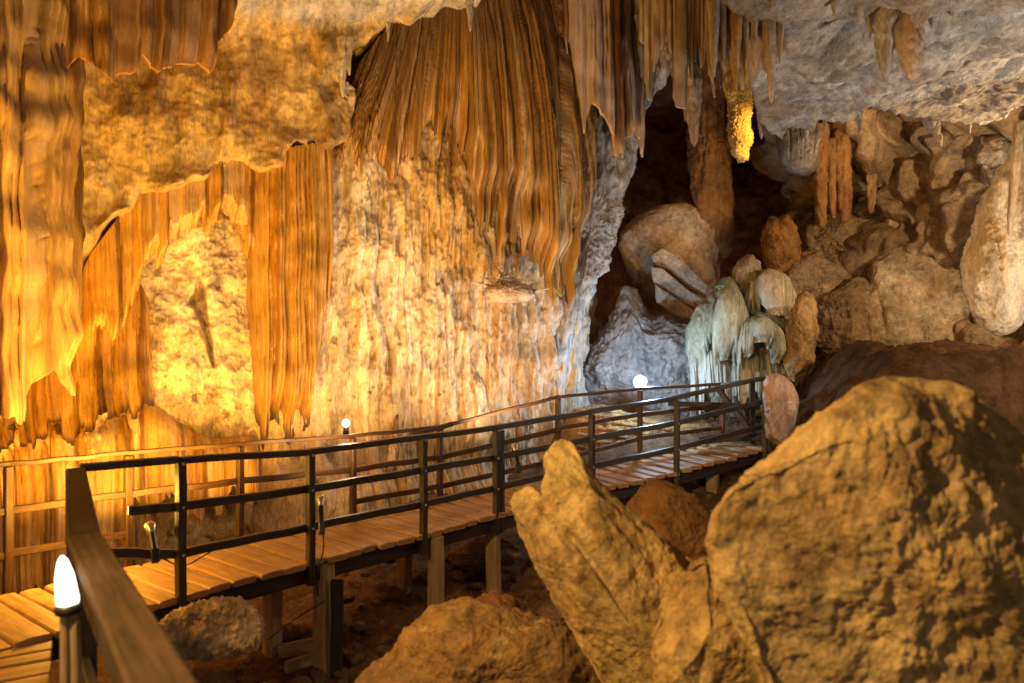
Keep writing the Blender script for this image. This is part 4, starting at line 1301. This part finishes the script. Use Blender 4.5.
m = MB(); m.bar(at(410, 436, 8.0), at(452, 424, 8.45), .05, .05, seg=3, jit=.004); m.build('splice_bar', M_REDRAIL, rr)

# end railing with braces
er = empty('railing', at(757, 452, 9.9), 'dark railing closing the far end of the boardwalk with crossed braces', 'railing')
for nm, a, b, w, h in (('middle_rail', at(668, 403, 10.2), at(760, 407, 9.9), .06, .07), ('brace', at(716, 386, 10.3), at(762, 446, 9.9), .06, .07), ('lower_rail', at(700, 440, 10.2), at(764, 436, 9.9), .06, .1),
                       ('top_rail', at(722, 385, 10.4), at(784, 376, 9.7), .06, .05), ('post', at(752, 452, 10.05), at(752, 382, 10.05), .07, .07), ('post', at(770, 452, 9.7), at(770, 376, 9.7), .05, .05),
                       ('brace', at(735, 396, 10.3), at(752, 444, 10.1), .05, .05)):
    m = MB(); m.bar(a, b, w, h, seg=4, jit=.004); m.build(nm, M_BLACK, er)

# ------------------------------------------------------------------ landing under the camera
nb = [np.array([-2.84, 4.88, .955]), np.array([-1.86, 3.25, .955]), np.array([-.80, 1.75, .955]), np.array([.05, .5, .955])]
land = empty('landing_deck', (-3.0, 3.0, 0), 'dark plank landing joining the boardwalk at the lower left', 'boardwalk')
lm = MB()
dirv = np.array([-.50, .866, 0]); perp = np.array([-.866, -.50, 0])
p0 = np.array([.0, -.4, 0])
s = 0
while s < 6.6:
    w = random.uniform(.15, .22)
    a = p0 + dirv * (s + w / 2) - perp * .06; b = a + perp * 2.0
    lm.bar(a + (0, 0, -.045), b + (0, 0, -.045 + random.uniform(-.006, .006)), w - .018, .045, seg=3, jit=.003, bev=.01, round_top=.005)
    s += w
lm.build('deck', M_PLANK, land)
for o in (.1, 1.8):
    m = MB(); a = p0 + perp * o - np.array([0, 0, .14]); m.bar(a, a + dirv * 6.5, .08, .14, seg=3); m.build('stringer', M_DARKW, land)
for o, q in ((.1, .5), (1.8, .5), (.1, 3.4), (1.8, 3.4), (.1, 6.0), (1.8, 6.0)):
    m = MB(); a = p0 + perp * o + dirv * q; m.bar(a - (0, 0, 1.15), a - (0, 0, .21), .12, .12, up=(0, 1, 0), seg=3, jit=.004); m.build('support_post', M_POSTW, land)
pr = empty('parapet_railing', (nb[0][0], nb[0][1], 0), 'near railing capped by a broad brown board at the lower left', 'railing')
nbs = np.array(nb)
mt, ms, mm = MB(), MB(), MB()
for k, (a, b) in enumerate(zip(nbs[:-1], nbs[1:])):
    w0, w1 = np.interp([a[1], b[1]], [1.5, 4.8], [.15, .115])
    mt.bar(a - (b - a) * .004, b + (b - a) * .02, w0, .045, seg=1, bev=.01, taper=w1 / w0)
    dn = np.array([0, 0, .14]); ms.bar(a - dn, b - dn + (b - a) * .02, .04, .2, seg=1)
    dn = np.array([0, 0, .55]); mm.bar(a - dn, b - dn + (b - a) * .02, .04, .1, seg=1)
mt.build('handrail_board', M_HANDB, pr); ms.build('side_board', M_DARKW, pr); mm.build('middle_rail', M_DARKW, pr)
for b in nb:
    m = MB(); post(m, b - (0, 0, 1.12), b - (0, 0, .025), .085); m.build('post', M_DARKW, pr)


# ------------------------------------------------------------------ lamps
def light(name, kind, loc, power, color, size=.05, target=None, spot=90, blend=.5):
    L = bpy.data.lights.new(name, kind)
    L.energy = power; L.color = color
    if kind == 'AREA':
        L.size = size
    else:
        L.shadow_soft_size = size
    if kind == 'SPOT':
        L.spot_size = math.radians(spot); L.spot_blend = blend
    o = bpy.data.objects.new(name, L)
    o.location = loc
    if target is not None:
        o.rotation_euler = (Vector(target) - Vector(loc)).to_track_quat('-Z', 'Y').to_euler()
    col.objects.link(o)
    return o


def spotlight(px, py, Y, aim, label, size=.036):
    base = vat(px, py, Y)
    d = (Vector(aim) - base).normalized()
    o = empty('spotlight', base, label, 'spotlight', 'spotlights clamped to the railings')
    m = MB(); m.lathe(base, base + d * .10, [(0, .012), (.1, size * .55), (.45, size * .75), (.75, size), (1.0, size * 1.05)]); m.build('lamp_head', M_STEEL, o)
    m = MB(); m.lathe(base + d * .1005, base + d * .105, [(0, size * .98), (1, size * .9)]); m.build('lens', M_GLOWW, o)
    m = MB(); m.bar(base - d * .16 - Vector((0, 0, .03)), base + d * .01, .035, .035, seg=2); m.build('arm', M_PLAST, o)
    m = MB(); m.bar(base - d * .19 - Vector((0, 0, .08)), base - d * .15 - Vector((0, 0, .01)), .05, .06); m.build('clamp', M_PLAST, o)
    return base + d * .19


WARM = (1.0, .51, .06); AMBER = (1.0, .63, .27); SOFT = (1.0, .70, .40); COLD = (.42, .70, 1.0)
a1 = spotlight(152, 534, 5.25, (-4.6, 8.4, 2.2), 'white headed spotlight clamped low on the first railing post')
light('spot_lamp', 'SPOT', a1, 640, WARM, .06, (-4.4, 8.7, 3.6), 110, .8)
a2 = spotlight(321, 507, 6.25, (-2.6, 9.6, 3.0), 'dark spotlight clamped on the second railing post')
light('spot_lamp', 'SPOT', a2, 230, (1, .62, .25), .06, (-2.2, 9.6, 3.4), 100, .8)
a3 = spotlight(516, 452, 8.0, (-.4, 10.6, 2.6), 'silvery spotlight on the middle rail next to the double post')
light('spot_lamp', 'SPOT', a3, 220, SOFT, .06, (-.6, 10.6, 3.4), 110, .8)
# unseen floods: one off frame at left, others added without fixtures
light('unseen_flood', 'POINT', (-5.3, 4.1, 2.5), 300, WARM, .12)
light('unseen_flood', 'POINT', at(79, 508, 5.6), 75, WARM, .06)  # added unseen light behind the handrail board, brightens planks and left columns
for fpx, pw, fc in ((-20, 330, WARM), (110, 290, WARM), (230, 190, WARM), (350, 140, AMBER), (450, 120, SOFT), (540, 80, SOFT)):
    w_ = at(fpx, 341, wd(fpx))
    light('unseen_flood', 'SPOT', (w_[0] + .62, w_[1] - 1.05, .12 if fpx > 300 else -.3), pw, fc, .06, (w_[0], w_[1], 3.4), 125, 1.0)  # unseen spots added at the wall foot so light rakes over the relief


def post_lamp(px, py, Y, label, glow, r):
    p = vat(px, py, Y)
    o = empty('bulb_lamp', p - Vector((0, 0, .12)), label, 'lamp')
    m = MB(); m.lathe(p - Vector((0, 0, r)), p + Vector((0, 0, r)), [(0, .3 * r), (.15, .7 * r), (.35, .96 * r), (.6, r), (.85, .7 * r), (1, .1 * r)]); m.build('bulb', glow, o)
    m = MB(); m.lathe(p - Vector((0, 0, .13)), p - Vector((0, 0, r * 1.02)), [(0, .035), (.5, .03), (1, .022)]); m.build('socket', M_PLAST, o)
    return p


b1 = post_lamp(346, 423, 7.6, 'small white bulb lamp glowing on the wall side railing post', M_GLOWW, .036)
light('bulb_light', 'POINT', b1 + Vector((0, .09, .09)), 25, SOFT, .05)
b2 = post_lamp(640, 382, 10.75, 'cold blue white lamp glowing on the railing before the grey mound', M_GLOWB, .10)
light('bulb_light', 'POINT', b2 + Vector((.05, -.25, .16)), 115, COLD, .07)

# stake lamp near the camera
sl = empty('stake_lamp', at(70, 683, 2.75), 'bright white lamp on a wooden stake beside the near railing', 'lamp')
D0 = 2.75
lm = MB()
lm.lathe(at(68, 604, D0), at(62, 556, D0), [(0, .036), (.1, .038), (.6, .031), (.9, .017), (1, .005)], 24)
lm.build('lamp_shade', M_GLOWN, sl)
m = MB(); m.lathe(at(68, 613, D0), at(68, 603.5, D0), [(0, .042), (.5, .046), (1, .041)], 24); m.build('base', M_PLAST, sl)
for x, yt in ((65, 614), (76, 622)):
    m = MB(); m.bar(at(x, 760, D0), at(x, yt, D0), .03, .03, up=(.3, .9, 0), seg=3, jit=.002); m.build('stake', M_POSTW, sl)
light('lamp_light', 'POINT', Vector(at(66, 580, D0)) + Vector((.02, -.1, .12)), 1.6, (1, .72, .42), .05)
# lamp in the gap, behind the ceiling
light('unseen_gap_light', 'SPOT', (4.25, 10.7, 4.95), 150, (1, .60, .14), .05, (3.55, 11.6, 4.8), 70, .6)
light('unseen_gap_light', 'POINT', (5.4, 11.6, 4.9), 14, (1, .58, .25), .1)
light('unseen_flood', 'POINT', (7.2, 8.7, 3.4), 300, (1, .72, .42), .15)  # added out of frame to brighten the right back wall
light('unseen_gap_light', 'POINT', (4.6, 15.0, 1.6), 45, (1, .52, .22), .15)  # added fill with no source, lifts the deep recess to brown
light('unseen_gap_light', 'POINT', (2.2, 13.6, 1.4), 40, (1, .55, .25), .15)  # second added fill, unseen, brightens the rocks in the gap
light('unseen_flood', 'SPOT', (5.4, 5.0, 1.2), 340, (1, .89, .78), .15, (3.6, 8.2, 4.4), 130, 1.0)
# walkway lamp behind the photographer
light('walkway_lamp', 'SPOT', (-2.3, 1.4, 3.4), 1250, (1, .62, .21), .06, (1.9, 3.6, .6), 95, .7)


# cables
def cable(pts, r, label):
    pts = chaikin(np.array(pts), 3, False)
    n = 8
    T = np.gradient(pts, axis=0); T /= np.linalg.norm(T, axis=1)[:, None]
    A = np.cross(T, [.3, .2, .93]); A /= np.linalg.norm(A, axis=1)[:, None]
    Bn = np.cross(T, A)
    th = np.linspace(0, 2 * np.pi, n, endpoint=False)
    V = pts[None] + r * (np.cos(th)[:, None, None] * A[None] + np.sin(th)[:, None, None] * Bn[None])
    o = link('cable', np_mesh('cable', V, grid_quads(n, len(pts), True)), M_CABLE)
    return tag(o, label, 'cable')


cable([at(150, 548, 5.3), at(180, 570, 5.3), at(205, 555, 5.6), at(240, 535, 5.75)], .005, 'thin black cable trailing from the white headed spotlight over the planks')
cable([at(321, 520, 6.2), at(325, 548, 6.15), at(316, 574, 6.15), at(318, 596, 6.2)], .006, 'thin black cable hanging from the dark spotlight')
cable([at(268, 640, 6.0), at(290, 622, 6.2), at(326, 600, 6.25)], .005, 'thin dark cable slung between the support posts')

# ------------------------------------------------------------------ loose stones
protos = []
for k in range(4):
    o = rock('stone', None, None, [(500, 341), (503, 332), (512, 329), (522, 333), (525, 342), (518, 351), (506, 351)], 7.5, .10, .10, 2.3, .02, 9, .006, 0, 8, 3, .75,
             colf=cdef((.28, .17, .095), (.19, .10, .05), 6, k * 9), mat=M_BOULD, res=(40, 24), seed=120 + k)
    c = np.array(at(512, 341, 7.5))
    me = o.data
    v = np.empty(len(me.vertices) * 3, np.float32); me.vertices.foreach_get('co', v)
    me.vertices.foreach_set('co', (v.reshape(-1, 3) - c.astype(np.float32)).ravel()); me.update()
    protos.append(o)
rs = random.Random(9)
for k in range(230):
    src = protos[k % 4]
    o = src if k < 4 else src.copy()
    if k >= 4: col.objects.link(o)
    for _ in range(30):
        Y = rs.uniform(6.0, 9.4); px = rs.uniform(330, 600) if k % 3 else rs.uniform(190, 560)
        X = (px - CX) / F * Y
        if k % 3 or Y < 7.4: break
    z = float(gz(np.array([X]), np.array([Y]))[0])
    sc = rs.uniform(.22, .75) if k % 9 else rs.uniform(.9, 1.7)
    o.location = (X, Y, z + .02 * sc)
    o.rotation_euler = (rs.uniform(-.4, .4), rs.uniform(-.4, .4), rs.uniform(0, 6.28))
    o.scale = (sc * rs.uniform(.8, 1.3), sc * rs.uniform(.8, 1.3), sc * .75)
    tag(o, 'small brown stone lying in the reddish rubble below the boardwalk', 'stone', 'loose stones below the boardwalk')

# ------------------------------------------------------------------ world and render
wd = bpy.data.worlds.new('World'); scene.world = wd; wd.use_nodes = True
nt = wd.node_tree
sky = nt.nodes.new('ShaderNodeTexSky'); sky.sky_type = 'NISHITA'; sky.sun_disc = False
sky.sun_elevation = math.radians(40); sky.sun_rotation = math.radians(160)
tint = nt.nodes.new('ShaderNodeMix'); tint.data_type = 'RGBA'; tint.blend_type = 'MULTIPLY'
tint.inputs[0].default_value = 1; tint.inputs[7].default_value = (1.0, .76, .53, 1)
nt.links.new(sky.outputs[0], tint.inputs[6])
nt.links.new(tint.outputs[2], nt.nodes['Background'].inputs[0])
nt.nodes['Background'].inputs[1].default_value = .085
scene.view_settings.view_transform = 'Standard'
scene.view_settings.look = 'None'
scene.view_settings.exposure = 0.1
scene.view_settings.gamma = 1
scene.render.engine = 'CYCLES'
cy = scene.cycles
cy.use_denoising = True
cy.max_bounces = 6; cy.diffuse_bounces = 4; cy.glossy_bounces = 2
cy.sample_clamp_indirect = 6
cy.caustics_reflective = cy.caustics_refractive = False
